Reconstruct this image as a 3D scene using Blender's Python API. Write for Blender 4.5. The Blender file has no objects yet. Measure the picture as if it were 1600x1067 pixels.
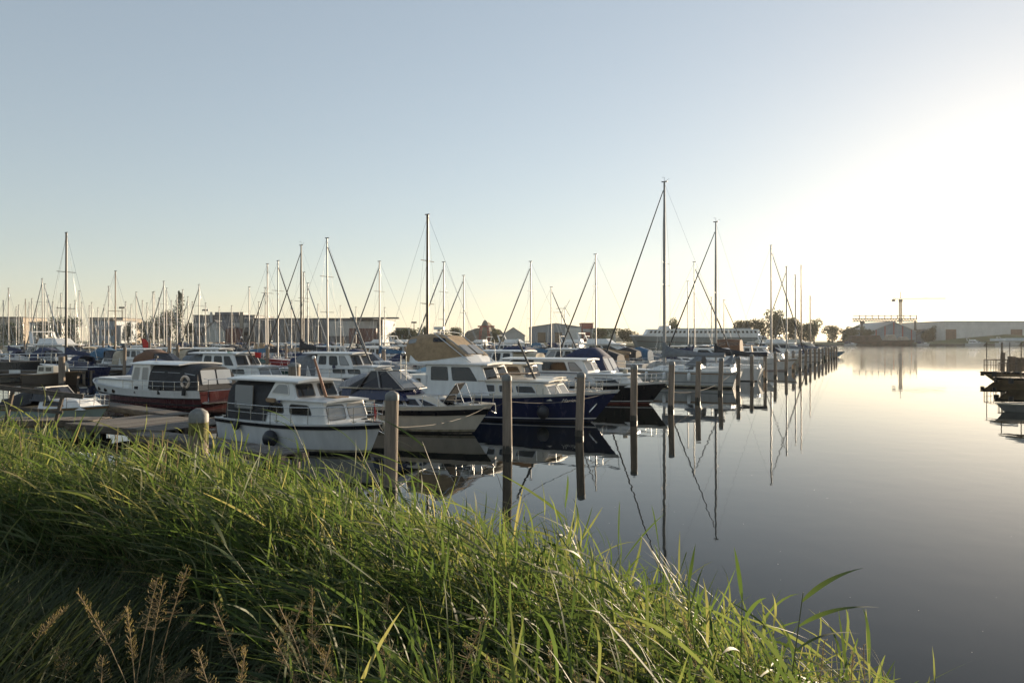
import bpy, math, random
import numpy as np
from mathutils import Vector, Matrix
random.seed(7); RNG = np.random.default_rng(11)
R = math.radians
# ---------------------------------------------------------------- camera, sky, sun, exposure
scn = bpy.context.scene
H, F, HY = 3.5, 1120.0, 532.0          # eye height above the water, focal length and horizon row in photo pixels
cam = bpy.data.cameras.new('camera'); camo = bpy.data.objects.new('camera', cam); scn.collection.objects.link(camo)
camo.location = (0, 0, H); camo.rotation_euler = (R(90), 0, 0)
cam.sensor_width = 36; cam.lens = F / 1600 * 36; cam.shift_y = (HY - 533.5) / 1600
cam.clip_start = 0.1; cam.clip_end = 9000; scn.camera = camo
SUN_AZ, SUN_EL = 38.5, 6.4             # degrees clockwise from the view axis, degrees above the horizon
world = bpy.data.worlds.new('World'); scn.world = world; world.use_nodes = True
nt = world.node_tree; nt.nodes.clear()
sky = nt.nodes.new('ShaderNodeTexSky'); sky.sky_type = 'NISHITA'; sky.sun_disc = False
sky.sun_elevation = R(SUN_EL); sky.sun_rotation = R(SUN_AZ); sky.altitude = 0
sky.air_density = 1.0; sky.dust_density = 0.35; sky.ozone_density = 2.0
hs = nt.nodes.new('ShaderNodeHueSaturation'); hs.inputs['Saturation'].default_value = 0.8
bg = nt.nodes.new('ShaderNodeBackground'); bg.inputs['Strength'].default_value = 0.15
wo = nt.nodes.new('ShaderNodeOutputWorld')
gm = nt.nodes.new('ShaderNodeGamma'); gm.inputs['Gamma'].default_value = 0.59     # soft film response of the sky, the same all over the dome
tn = nt.nodes.new('ShaderNodeMix'); tn.data_type = 'RGBA'; tn.blend_type = 'MULTIPLY'; tn.inputs['Factor'].default_value = 1.0; tn.inputs['B'].default_value = (1.02, .995, .985, 1)
nt.links.new(sky.outputs[0], gm.inputs['Color']); nt.links.new(gm.outputs[0], hs.inputs['Color']); nt.links.new(hs.outputs[0], tn.inputs['A']); nt.links.new(tn.outputs['Result'], bg.inputs['Color']); nt.links.new(bg.outputs[0], wo.inputs['Surface'])
sl = bpy.data.lights.new('sun', 'SUN'); so = bpy.data.objects.new('sun', sl); scn.collection.objects.link(so)
sl.energy = 5.0; sl.angle = R(0.5); sl.color = (1.0, 0.80, 0.56)
_a, _e = R(SUN_AZ), R(SUN_EL)
SUND = Vector((math.sin(_a) * math.cos(_e), math.cos(_a) * math.cos(_e), math.sin(_e)))
so.rotation_euler = (-SUND).to_track_quat('-Z', 'Y').to_euler()
so.location = SUND * 60
vs = scn.view_settings; scn.display_settings.display_device = 'sRGB'
vs.view_transform = 'Standard'; vs.look = 'None'; vs.exposure = 1.25; vs.gamma = 1; vs.use_curve_mapping = False
scn.render.engine = 'CYCLES'
scn.cycles.use_denoising = True; scn.cycles.max_bounces = 8; scn.cycles.transparent_max_bounces = 24
scn.cycles.sample_clamp_indirect = 8
# ---------------------------------------------------------------- materials
MATS = {}
def mat(name, col, rough=.5, var=.12, scale=3.0, bump=0.0, metal=0.0, detail=4.0, col2=None, stretch=None, coat=0.0, ior=1.5, wave=None):
    if name in MATS: return MATS[name]
    m = bpy.data.materials.new(name); m.use_nodes = True; t = m.node_tree; N = t.nodes; K = t.links
    b = N['Principled BSDF']; b.inputs['Roughness'].default_value = rough; b.inputs['Metallic'].default_value = metal
    b.inputs['IOR'].default_value = ior; b.inputs['Coat Weight'].default_value = coat; b.inputs['Coat Roughness'].default_value = .08
    tc = N.new('ShaderNodeTexCoord'); mp = N.new('ShaderNodeMapping'); K.new(tc.outputs['Object'], mp.inputs[0])
    if stretch: mp.inputs['Scale'].default_value = stretch
    nz = N.new('ShaderNodeTexNoise'); nz.inputs['Scale'].default_value = scale; nz.inputs['Detail'].default_value = detail
    nz.inputs['Roughness'].default_value = .6; K.new(mp.outputs[0], nz.inputs['Vector'])
    rp = N.new('ShaderNodeValToRGB'); rp.color_ramp.elements[0].position = .3; rp.color_ramp.elements[1].position = .7
    c2 = col2 if col2 else tuple(c * (1 - 2 * var) for c in col); c1 = col if col2 else tuple(min(1, c * (1 + var)) for c in col)
    rp.color_ramp.elements[0].color = (*c2, 1); rp.color_ramp.elements[1].color = (*c1, 1)
    K.new(nz.outputs['Fac'], rp.inputs[0]); K.new(rp.outputs[0], b.inputs['Base Color'])
    rr = N.new('ShaderNodeMapRange'); rr.inputs['To Min'].default_value = max(0, rough - .08); rr.inputs['To Max'].default_value = min(1, rough + .1)
    K.new(nz.outputs['Fac'], rr.inputs['Value']); K.new(rr.outputs[0], b.inputs['Roughness'])
    if bump:
        bp = N.new('ShaderNodeBump'); bp.inputs['Strength'].default_value = min(1, bump); bp.inputs['Distance'].default_value = .02
        n2 = N.new('ShaderNodeTexNoise'); n2.inputs['Scale'].default_value = scale * 4; n2.inputs['Detail'].default_value = 3; K.new(mp.outputs[0], n2.inputs['Vector'])
        K.new(n2.outputs['Fac'], bp.inputs['Height']); K.new(bp.outputs[0], b.inputs['Normal'])
    MATS[name] = m; return m
def glassmat(name, col, rough=.04, clear=.0):
    """a pane: part clear, part tinted body with a glossy skin"""
    if name in MATS: return MATS[name]
    m = bpy.data.materials.new(name); m.use_nodes = True; t = m.node_tree; N = t.nodes; K = t.links
    b = N['Principled BSDF']; b.inputs['Base Color'].default_value = (*col, 1); b.inputs['Roughness'].default_value = rough
    if clear > 0:
        tr = N.new('ShaderNodeBsdfTransparent'); mx = N.new('ShaderNodeMixShader'); fr = N.new('ShaderNodeFresnel'); fr.inputs['IOR'].default_value = 1.5
        mr = N.new('ShaderNodeMapRange'); mr.inputs['To Min'].default_value = 1 - clear; mr.inputs['To Max'].default_value = 1.0; K.new(fr.outputs[0], mr.inputs['Value'])
        K.new(mr.outputs[0], mx.inputs[0]); K.new(tr.outputs[0], mx.inputs[1]); K.new(b.outputs[0], mx.inputs[2])
        K.new(mx.outputs[0], N['Material Output'].inputs['Surface'])
    MATS[name] = m; return m
GEL = lambda n, c, r=.3: mat(n, c, r, .075, 1.3, coat=.15, detail=7, stretch=(2.2, 2.2, .35))
white = GEL('white gelcoat', (.68, .68, .665)); offwhite = GEL('cream gelcoat', (.56, .52, .44)); greywhite = GEL('weathered white gelcoat', (.48, .49, .48), .42)
navy = GEL('navy paint', (.018, .026, .075), .25); blackp = GEL('black paint', (.013, .014, .018), .28); redp = GEL('dark red paint', (.062, .007, .009), .25)
redp2 = GEL('bright red paint', (.33, .03, .03), .3); bluep = GEL('light blue paint', (.22, .36, .46), .3); greenp = GEL('pale green paint', (.34, .42, .38), .35); tealp = GEL('bottle green paint', (.02, .07, .06), .3)
antif = mat('antifouling', (.02, .021, .024), .7, .3, 4); redboot = GEL('boot red', (.22, .05, .045)); rubber = mat('black rubber', (.018, .018, .019), .6, .3, 6)
steel = mat('stainless steel', (.62, .63, .63), .22, .05, 3, metal=1.0); alu = mat('mast aluminium', (.30, .295, .285), .5, .08, 2, metal=.25)
bronzemast = mat('bronze anodised mast', (.13, .09, .06), .5, .1, 2, metal=.2); darkmast = mat('dark mast', (.06, .055, .05), .45, .1, 2)
varnish = mat('varnished wood', (.26, .10, .035), .3, .25, 3, stretch=(1, 8, 8), coat=.4); teak = mat('teak trim', (.27, .17, .09), .55, .25, 3, stretch=(1, 8, 8))
canv_black = mat('black canvas', (.035, .036, .040), .85, .2, 5, bump=.3); canv_navy = mat('navy canvas', (.022, .034, .085), .85, .2, 5, bump=.3); canv_tan = mat('tan canvas', (.33, .235, .14), .85, .15, 4, bump=.3)
canv_grey = mat('grey canvas', (.16, .175, .19), .85, .15, 4, bump=.3); canv_slate = mat('slate blue canvas', (.10, .12, .19), .85, .15, 4, bump=.3); canv_beige = mat('beige canvas', (.46, .40, .30), .85, .15, 4, bump=.3); canv_brown = mat('brown canvas', (.16, .085, .05), .85, .15, 4, bump=.3); canv_blue = mat('blue canvas', (.05, .13, .22), .85, .15, 4, bump=.3)
canv_orange = mat('orange canvas', (.5, .16, .06), .8, .15, 4, bump=.3)
glass = glassmat('tinted window glass', (.016, .019, .022), .03, .25); glass_dark = glassmat('smoked glass', (.014, .013, .016), .05, .0); vinyl = glassmat('clear vinyl', (.45, .46, .46), .12, .55)
vinyl_bright = glassmat('vinyl with painted daylight', (.50, .52, .53), .15, .22)  # whitish body paints in the daylight seen through and mirrored by the sheet
vinyl_brown = glassmat('amber vinyl', (.20, .13, .09), .15, .35); curtain = mat('pleated curtain', (.45, .39, .31), .9, .25, 12, stretch=(9, 9, .6)); curtain_dark = mat('dark striped curtain', (.08, .08, .10), .9, .5, 14, col2=(.3, .3, .32), stretch=(9, 9, .4))
winframe = mat('window rubber frame', (.05, .052, .055), .5, .1); aluframe = mat('window aluminium frame', (.5, .5, .5), .35, .1, metal=.7)
deckgrey = mat('grey deck paint', (.42, .43, .42), .7, .1, 6, bump=.2); deckwhite = mat('deck gelcoat', (.66, .66, .63), .5, .08, 5)
rope_m = mat('mooring rope', (.20, .18, .15), .9, .3, 30); rope_d = mat('dark rope', (.05, .05, .05), .9, .3, 30)
fend_w = mat('white fender vinyl', (.68, .68, .66), .45, .1); fend_d = mat('navy fender vinyl', (.02, .022, .03), .45, .2)
pile_m = mat('weathered pile wood', (.245, .195, .15), .85, .22, 2.2, bump=.9, stretch=(5, 5, .5), detail=7); pile_cap = mat('zinc pile cap', (.19, .19, .18), .6, .25, 6)
moss = mat('moss on wood', (.16, .15, .05), .95, .4, 9, bump=.6); slime = mat('wet pile foot', (.035, .03, .022), .45, .4, 6, bump=.6, stretch=(3, 3, 1))
plank = [mat('dock plank %s' % n, c, .88, .28, 2.5, bump=.7, stretch=(1, 9, 9)) for n, c in (('ash', (.155, .135, .115)), ('dun', (.12, .102, .084)), ('pale', (.19, .172, .15)))]
beam_m = mat('dock beam', (.13, .105, .08), .9, .3, 2, bump=.6, stretch=(1, 6, 6)); white_flat = mat('white painted metal', (.72, .72, .70), .4, .06); orange_life = mat('lifebuoy vinyl', (.62, .50, .40), .5, .1); redflag = mat('red flag cloth', (.45, .03, .03), .8, .2)
flag_g = mat('green flag cloth', (.04, .30, .12), .8, .2); flagwhite = mat('white flag cloth', (.7, .7, .68), .8, .1)

# ---------------------------------------------------------------- mesh helpers
COL = scn.collection
class MB:
    def __init__(s): s.v = []; s.f = []; s.sm = []
    def add(s, vs, fs, smooth=False):
        n = len(s.v); s.v += [tuple(p) for p in vs]
        for f in fs: s.f.append(tuple(i + n for i in f)); s.sm.append(smooth)
        return s
    def hexa(s, b, t):
        return s.add(list(b) + list(t), [(3, 2, 1, 0), (4, 5, 6, 7), (0, 1, 5, 4), (1, 2, 6, 5), (2, 3, 7, 6), (3, 0, 4, 7)])
    def box(s, x0, x1, y0, y1, z0, z1):
        return s.hexa([(x0, y0, z0), (x1, y0, z0), (x1, y1, z0), (x0, y1, z0)], [(x0, y0, z1), (x1, y0, z1), (x1, y1, z1), (x0, y1, z1)])
    def bar(s, a, b, w, h=None, up=(0, 0, 1)):
        a = Vector(a); b = Vector(b); d = (b - a).normalized(); h = h or w
        sd = d.cross(Vector(up)); sd = sd.normalized() if sd.length > 1e-4 else Vector((1, 0, 0)); u = sd.cross(d)
        q = lambda p: [p - sd * w / 2 - u * h / 2, p + sd * w / 2 - u * h / 2, p + sd * w / 2 + u * h / 2, p - sd * w / 2 + u * h / 2]
        return s.hexa(q(a), q(b))
    def loft(s, rings, closed=True, cap0=True, cap1=True, smooth=False):
        n = len(rings[0]); vs = [p for r in rings for p in r]; fs = []
        for i in range(len(rings) - 1):
            for j in range(n if closed else n - 1):
                k = (j + 1) % n; fs.append((i * n + j, i * n + k, (i + 1) * n + k, (i + 1) * n + j))
        s.add(vs, fs, smooth)
        if cap0: s.add(rings[0], [tuple(range(n - 1, -1, -1))])
        if cap1: s.add(rings[-1], [tuple(range(n))])
        return s
    def tube(s, pts, r, n=6, smooth=True, cap=True):
        pts = [Vector(p) for p in pts]; rs = r if isinstance(r, (list, tuple)) else [r] * len(pts); rings = []
        ref = None
        for i, p in enumerate(pts):
            d = (pts[min(i + 1, len(pts) - 1)] - pts[max(i - 1, 0)])
            d = d.normalized() if d.length > 1e-9 else Vector((0, 0, 1))
            if ref is None: ref = Vector((0, 0, 1)) if abs(d.z) < .9 else Vector((1, 0, 0))
            a = d.cross(ref).normalized(); b = d.cross(a); ref = a.cross(d) if False else ref
            rings.append([p + (a * math.cos(2 * math.pi * k / n) + b * math.sin(2 * math.pi * k / n)) * rs[i] for k in range(n)])
        return s.loft(rings, True, cap, cap, smooth)
    def ball(s, c, rx, ry=None, rz=None, n=10, m=6):
        ry = ry or rx; rz = rz or rx; rings = []
        for i in range(m + 1):
            th = math.pi * (i + .02 * (i == 0) - .02 * (i == m)) / m
            rings.append([(c[0] + rx * math.sin(th) * math.cos(2 * math.pi * k / n), c[1] + ry * math.sin(th) * math.sin(2 * math.pi * k / n), c[2] + rz * math.cos(th)) for k in range(n)])
        return s.loft(rings, True, True, True, True)
    def slab(s, poly, nrm, t):
        nrm = Vector(nrm).normalized(); a = [Vector(p) for p in poly]; b = [p + nrm * t for p in a]; n = len(a)
        return s.add(a + b, [tuple(range(n - 1, -1, -1)), tuple(range(n, 2 * n))] + [(i, (i + 1) % n, n + (i + 1) % n, n + i) for i in range(n)])
    def ring(s, outer, inner, nrm, t):
        nrm = Vector(nrm).normalized(); o = [Vector(p) for p in outer]; q = [Vector(p) for p in inner]; n = len(o)
        vs = o + q + [p + nrm * t for p in o] + [p + nrm * t for p in q]; fs = []
        for i in range(n):
            k = (i + 1) % n; fs += [(2 * n + i, 2 * n + k, 3 * n + k, 3 * n + i), (i, k, 2 * n + k, 2 * n + i), (n + i, n + k, 3 * n + k, 3 * n + i)]
        return s.add(vs, fs)
    def mesh(s, name, m):
        me = bpy.data.meshes.new(name); me.from_pydata(s.v, [], s.f); me.polygons.foreach_set('use_smooth', s.sm); me.update()
        if m: me.materials.append(m)
        return me
    def build(s, name, m, parent=None, bevel=0, loc=None):
        o = bpy.data.objects.new(name, s.mesh(name, m)); COL.objects.link(o)
        if parent: o.parent = parent
        if loc: o.location = loc
        if bevel:
            md = o.modifiers.new('bevel', 'BEVEL'); md.width = bevel; md.segments = 2; md.limit_method = 'ANGLE'; md.angle_limit = R(35)
        return o
def tag(o, label=None, cat=None, group=None, kind=None):
    if label: o['label'] = label
    if cat: o['category'] = cat
    if group: o['group'] = group
    if kind: o['kind'] = kind
    return o
def empty(name, loc=(0, 0, 0), rz=0.0):
    o = bpy.data.objects.new(name, None); COL.objects.link(o); o.location = loc; o.rotation_euler = (0, 0, rz); o.empty_display_size = .3; return o
def kids(o): return KIDS.get(o.name, None) or [c for c in bpy.data.objects if c.parent == o]
KIDS = {}
def remember(o):                       # child lists of a thing that is going to be copied
    ch = [c for c in bpy.data.objects if c.parent == o]; KIDS[o.name] = ch
    for c in ch: remember(c)
def copy_tree(o, parent=None, swap=None):
    c = o.copy(); COL.objects.link(c)
    if parent: c.parent = parent
    if swap and c.type == 'MESH' and c.data.materials and c.data.materials[0] and c.data.materials[0].name in swap:
        c.material_slots[0].link = 'OBJECT'; c.material_slots[0].material = swap[c.data.materials[0].name]
    for ch in KIDS.get(o.name, []): copy_tree(ch, c, swap)
    return c
def depth(py, z=0.0): return (H - z) * F / (py - HY)
def at(px, py, z=0.0):                 # the point at height z that the photo shows at pixel px, py
    d = depth(py, z); return Vector(((px - 800) / F * d, d, z))
def atd(px, d, z=0.0): return Vector(((px - 800) / F * d, d, z))
def zat(py, d): return H - (py - HY) * d / F
U = Vector((.468, .884, 0)); NV = Vector((-.884, .468, 0)); ROW0 = Vector((2.47, 26.3, 0))
def row(a, b, z=0.0): p = ROW0 + U * a + NV * b; return Vector((p.x, p.y, z))
def onrow(px, b):                      # the point of the mooring row, b metres in from the piles, seen at column px
    r = (px - 800) / F; a = (r * (26.3 + .468 * b) - 2.47 + .884 * b) / (.468 - .884 * r); return row(a, b)
HOUT = math.atan2(-.468, .884)         # heading of a boat whose bow points at the open water

# ---------------------------------------------------------------- boat library
class Hull:
    def __init__(s, L, B, fb, fs, draft=.35, rake=.6, tm=.45, sw=.86, p=2.2, wl=.84, srake=0.0, dip=0.0):
        s.L, s.B, s.fb, s.fs, s.draft, s.rake, s.tm, s.sw, s.p, s.wl, s.srake, s.dip = L, B, fb, fs, draft, rake, tm, sw, p, wl, srake, dip
    def sheer(s, t): return s.fs + (s.fb - s.fs) * t ** 2 - s.dip * 4 * t * (1 - t)
    def w(s, t, k=1.0):
        if t < s.tm: f = 1 - (1 - s.sw) * ((s.tm - t) / s.tm) ** 2
        else: f = 1 - ((t - s.tm) / (1 - s.tm)) ** (s.p * k)
        return max(.0, f) * s.B / 2
    def P(s, t, q, sd=1, off=0.0):
        ws = s.w(t); ww = s.w(t, .72) * s.wl; x = s.L * t
        if q >= 0: y = ww + (ws - ww) * q ** 1.25; z = s.sheer(t) * q
        else: y = ww * max(0.0, 1 - q * q) ** .6 * .98; z = s.draft * q
        x -= s.rake * t ** 3 * (1 - q) if q >= 0 else s.rake * t ** 3 * (1 - 1.2 * q)
        x += s.srake * (1 - t) ** 4 * (1 - q)
        return Vector((x + off * t ** 8, sd * (y + off), z))
    def ts(s, n=20): return [1 - (1 - i / n) ** 1.35 for i in range(n + 1)]
    def band(s, q0, q1, off=0.0, nq=2, n=20, t0=0.0):
        mb = MB(); T = [t for t in s.ts(n) if t >= t0]
        for sd in (1, -1):
            rings = [[s.P(t, q0 + (q1 - q0) * j / nq, sd, off) for j in range(nq + 1)] for t in T]
            mb.loft(rings, False, False, False, True)
            if off:
                mb.loft([[s.P(t, q1, sd, 0), s.P(t, q1, sd, off)] for t in T], False, False, False)
                mb.loft([[s.P(t, q0, sd, 0), s.P(t, q0, sd, off)] for t in T], False, False, False)
        return mb
    def body(s, q1=1.0):
        mb = s.band(-1, q1, 0, 9)
        a = [s.P(0, -1 + (1 + q1) * j / 9, 1) for j in range(10)]; b = [s.P(0, -1 + (1 + q1) * j / 9, -1) for j in range(10)]
        mb.add(a + b, [(j, j + 1, 11 + j, 10 + j) for j in range(9)]); return mb
    def deck(s, q=.97, crown=.05):
        mb = MB(); rings = []
        for t in s.ts(16):
            a = s.P(t, q, 1); rings.append([Vector((a.x, a.y * k, a.z + crown * (1 - k * k))) for k in (1, .5, 0, -.5, -1)])
        return mb.loft(rings, False, False, False, True)
    def rail(s, t0, t1, h=.5, posts=6, r=.013, inset=.06, mid=True, cross=False):
        mb = MB()
        for sd in (1, -1):
            T = [t0 + (t1 - t0) * i / posts for i in range(posts + 1)]; top = []
            for t in T:
                a = s.P(t, 1, sd, -inset if s.w(t) > inset else 0); b = a + Vector((.03 * t, 0, h)); top.append(b)
                mb.tube([a - Vector((0, 0, .05)), b], r, 5)
            mb.tube(top, r * 1.1, 5)
            if mid: mb.tube([p - Vector((0, 0, h * .48)) for p in top], r * .8, 4)
        if t1 > .95:
            a = s.P(t1, 1, 1, 0) + Vector((.03, 0, h)); b = s.P(t1, 1, -1, 0) + Vector((.03, 0, h)); mb.tube([a, (a + b) / 2 + Vector((.1, 0, 0)), b], r * 1.1, 5)
        return mb
def cabin(bt, x0, x1, w0, w1, z0, z1, rf, rb, m, name='cabin', v=0.0, nf=.93, bevel=.03, droop=0.0):
    """x0 rear, x1 front, w0/w1 half widths at foot/top, rf/rb lean of the front/rear face; returns the named face quads"""
    bl = [Vector((x0, -w0, z0)), Vector((x1, -w0 * nf, z0)), Vector((x1 + v, 0, z0)), Vector((x1, w0 * nf, z0)), Vector((x0, w0, z0))]
    tp = [Vector((x0 + rb, -w1, z1)), Vector((x1 - rf, -w1 * nf, z1 - droop)), Vector((x1 - rf + v, 0, z1 - droop)), Vector((x1 - rf, w1 * nf, z1 - droop)), Vector((x0 + rb, w1, z1))]
    mb = MB(); mb.loft([bl, tp]); mb.build(name, m, bt, bevel)
    q = lambda i, k: (bl[i], bl[k], tp[k], tp[i])
    return {'S': q(0, 1), 'P': q(3, 4), 'FS': q(1, 2), 'FP': q(2, 3), 'B': q(4, 0), 'ctr': sum(bl, Vector()) / 5}
def bil(q, u, v): return q[0] * (1 - u) * (1 - v) + q[1] * u * (1 - v) + q[2] * u * v + q[3] * (1 - u) * v
def rounded(c, r):
    out = []; n = len(c)
    for i in range(n):
        p = c[i]; a = c[i - 1] - p; b = c[(i + 1) % n] - p; ra = min(r, a.length * .45); rb = min(r, b.length * .45)
        A = p + a.normalized() * ra; B = p + b.normalized() * rb
        out += [A, A * .3 + p * .4 + B * .3, B] if r > 0 else [p]
    return out
def window(bt, q, uv, ctr, fw=.03, r=.05, fm=None, pm=None, cm=None, name='window', t=.022):
    c = [bil(q, u, v) for u, v in uv]; n = (c[1] - c[0]).cross(c[3] - c[0]).normalized(); mid = sum(c, Vector()) / 4
    if n.dot(mid - ctr) < 0: n = -n
    inn = []
    for i in range(4):
        p = c[i]; a = (c[i - 1] - p).normalized(); b = (c[(i + 1) % 4] - p).normalized(); k = max(.35, abs(a.cross(b).length)); inn.append(p + (a + b) * fw / k)
    out = rounded(c, r); ri = rounded(inn, max(.01, r - fw * .6)); sh = n * -.004
    f = MB().ring([p + sh for p in out], [p + sh for p in ri], n, t).build(name, fm or winframe, bt)
    MB().slab([p + n * t * .35 for p in ri], n, .004).build('pane', pm or glass, f)
    if cm: curtain_mesh(inn, n, cm).build('curtain', cm, f)
    return f
def curtain_mesh(c, n, cm, k=14):
    mb = MB(); lo = []; hi = []
    for i in range(k + 1):
        u = i / k; d = n * (.003 + .003 * (i % 2)); lo.append(c[0] * (1 - u) + c[1] * u + d); hi.append(c[3] * (1 - u) + c[2] * u + d)
    return mb.loft([lo, hi], False, False, False)
def rect(u0, u1, v0, v1, s0=0.0, s1=0.0): return [(u0, v0), (u1, v0), (u1 + s1, v1), (u0 + s0, v1)]
def both(bt, fc, uv, **k):
    window(bt, fc['S'], uv, fc['ctr'], **k); window(bt, fc['P'], [(1 - uv[i][0], uv[i][1]) for i in (1, 0, 3, 2)], fc['ctr'], **k)
def fronts(bt, fc, u0=.12, u1=.92, v0=.2, v1=.85, **k):
    window(bt, fc['FS'], rect(u0, u1, v0, v1), fc['ctr'], **k); window(bt, fc['FP'], rect(1 - u1, 1 - u0, v0, v1), fc['ctr'], **k)
def roofslab(bt, x0, x1, w0, w1, z, th=.06, m=None, crown=.06, name='roof', bevel=.02):
    rings = []
    for i in range(7):
        u = i / 6; x = x0 + (x1 - x0) * u; w = (w0 + (w1 - w0) * u) * (1 - .10 * max(0, u - .8) * 5 * .5); zz = z - .03 * (u - .5) ** 2
        ys = (1, .96, .5, 0, -.5, -.96, -1)
        rings.append([(x, w * k, zz + crown * (1 - k * k)) for k in ys] + [(x, w * k, zz + crown * (1 - k * k) * .8 - th) for k in ys[::-1]])
    return MB().loft(rings).build(name, m or white, bt, bevel)
def hood(bt, hoops, m, name='canopy', n=9, th=.012, cap0=True, cap1=False, boxy=.45):
    """fabric over hoops: (x foot, x top, half width, z foot, z top)"""
    def prof(h):
        xf, xt, w, zb, zt = h; out = []
        for i in range(n):
            a = math.pi * i / (n - 1); cy = math.copysign(abs(math.cos(a)) ** boxy, math.cos(a)); cz = math.sin(a) ** boxy if 0 < i < n - 1 else 0
            out.append(Vector((xf + (xt - xf) * cz, -w * cy * (1 - .08 * cz), zb + (zt - zb) * cz)))
        return out
    P = [prof(h) for h in hoops]; mb = MB(); mb.loft(P, False, False, False, True)
    if cap0: mb.add(P[0], [tuple(range(n))])
    if cap1: mb.add(P[-1], [tuple(range(n))])
    o = mb.build(name, m, bt)
    return P
def hood_window(bt, P, i, j, k0, k1, u0=.1, u1=.9, v0=.15, v1=.9, m=None, off=.012):
    """clear sheet sewn on the hood between hoops i, j over profile points k0..k1"""
    A, B = P[i], P[j]; c = [A[k0], B[k0], B[k1], A[k1]]; n = (c[1] - c[0]).cross(c[3] - c[0]).normalized(); ctr = (A[0] + A[-1] + B[0] + B[-1]) / 4
    if n.dot(sum(c, Vector()) / 4 - ctr) < 0: n = -n
    q = [bil(c, u, v) + n * off for u, v in rect(u0, u1, v0, v1)]
    return MB().slab(rounded(q, .05), n, .004).build('vinyl_window', m or vinyl, bt)
def cap_window(bt, P, i, y0, y1, z0, z1, m, off=-.012, back=True):
    x = P[i][len(P[i]) // 2].x; xf = P[i][0].x; zb, zt = P[i][0].z, P[i][len(P[i]) // 2].z
    X = lambda z: xf + (x - xf) * (z - zb) / (zt - zb) + off
    q = [Vector((X(z0), y0, z0)), Vector((X(z0), y1, z0)), Vector((X(z1), y1, z1)), Vector((X(z1), y0, z1))]
    return MB().slab(rounded(q, .06), (-1 if back else 1, 0, 0), .004).build('vinyl_window', m, bt)
def boat(name, label, cat, p, hd, L, where='bow', group=None, rake=0.0):
    loc = Vector(p) - (Vector((math.cos(hd), math.sin(hd), 0)) * ((L - rake) if where == 'bow' else 0))
    o = empty(name, (loc.x, loc.y, 0), hd); tag(o, label, cat, group); return o
def hullset(bt, h, hm, strake=None, boot=None, dm=None, rail=None, gun=None, bottom=True, dq=.97):
    h.body().build('hull', hm, bt); h.deck(dq).build('deck', dm or deckwhite, bt)
    if bottom: h.band(-.9, .07, .006, 3).build('boot_top', boot or antif, bt)
    if strake: h.band(strake[0], strake[1], .03, 1).build('rubbing_strake', strake[2], bt)
    if gun: h.band(.965, 1.02, .022, 1).build('toe_rail', gun, bt)
    if rail: h.rail(*rail).build('guard_rail', steel, bt)
def foldmast(bt, a, b, m=None, r=.045):
    o = MB().tube([a, b], [r, r * .7], 8).build('mast', m or varnish, bt)
    MB().ball(b, r * 1.3, n=8, m=4).build('mast_light', white_flat, o); return o
def fender(p, r=.11, l=.5, m=None, rope=1.0, label='', group=None, ball=False, name='fender'):
    o = empty(name, p); tag(o, label, 'fender', group)
    if ball: MB().ball((0, 0, -r), r, r, r * 1.15, 12, 8).build('body', m or fend_d, o)
    else: MB().tube([(0, 0, -l), (0, 0, -l + .04), (0, 0, -l + .1), (0, 0, -.1), (0, 0, -.04), (0, 0, 0)], [r * .3, r * .75, r, r, r * .75, r * .3], 10).build('body', m or fend_w, o)
    MB().tube([(0, 0, -.03), (.0, .0, rope)], .012, 5).build('rope', rope_d, o); return o
def rope(a, b, sag=.25, r=.009, m=None, label='', n=10, group=None):
    a = Vector(a); b = Vector(b); pts = [a.lerp(b, i / n) - Vector((0, 0, sag * 4 * (i / n) * (1 - i / n))) for i in range(n + 1)]
    mid = a; o = MB().tube([p - mid for p in pts], r, 5).build('mooring_rope', m or rope_m, None, loc=mid); return tag(o, label, 'rope', group)
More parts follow.
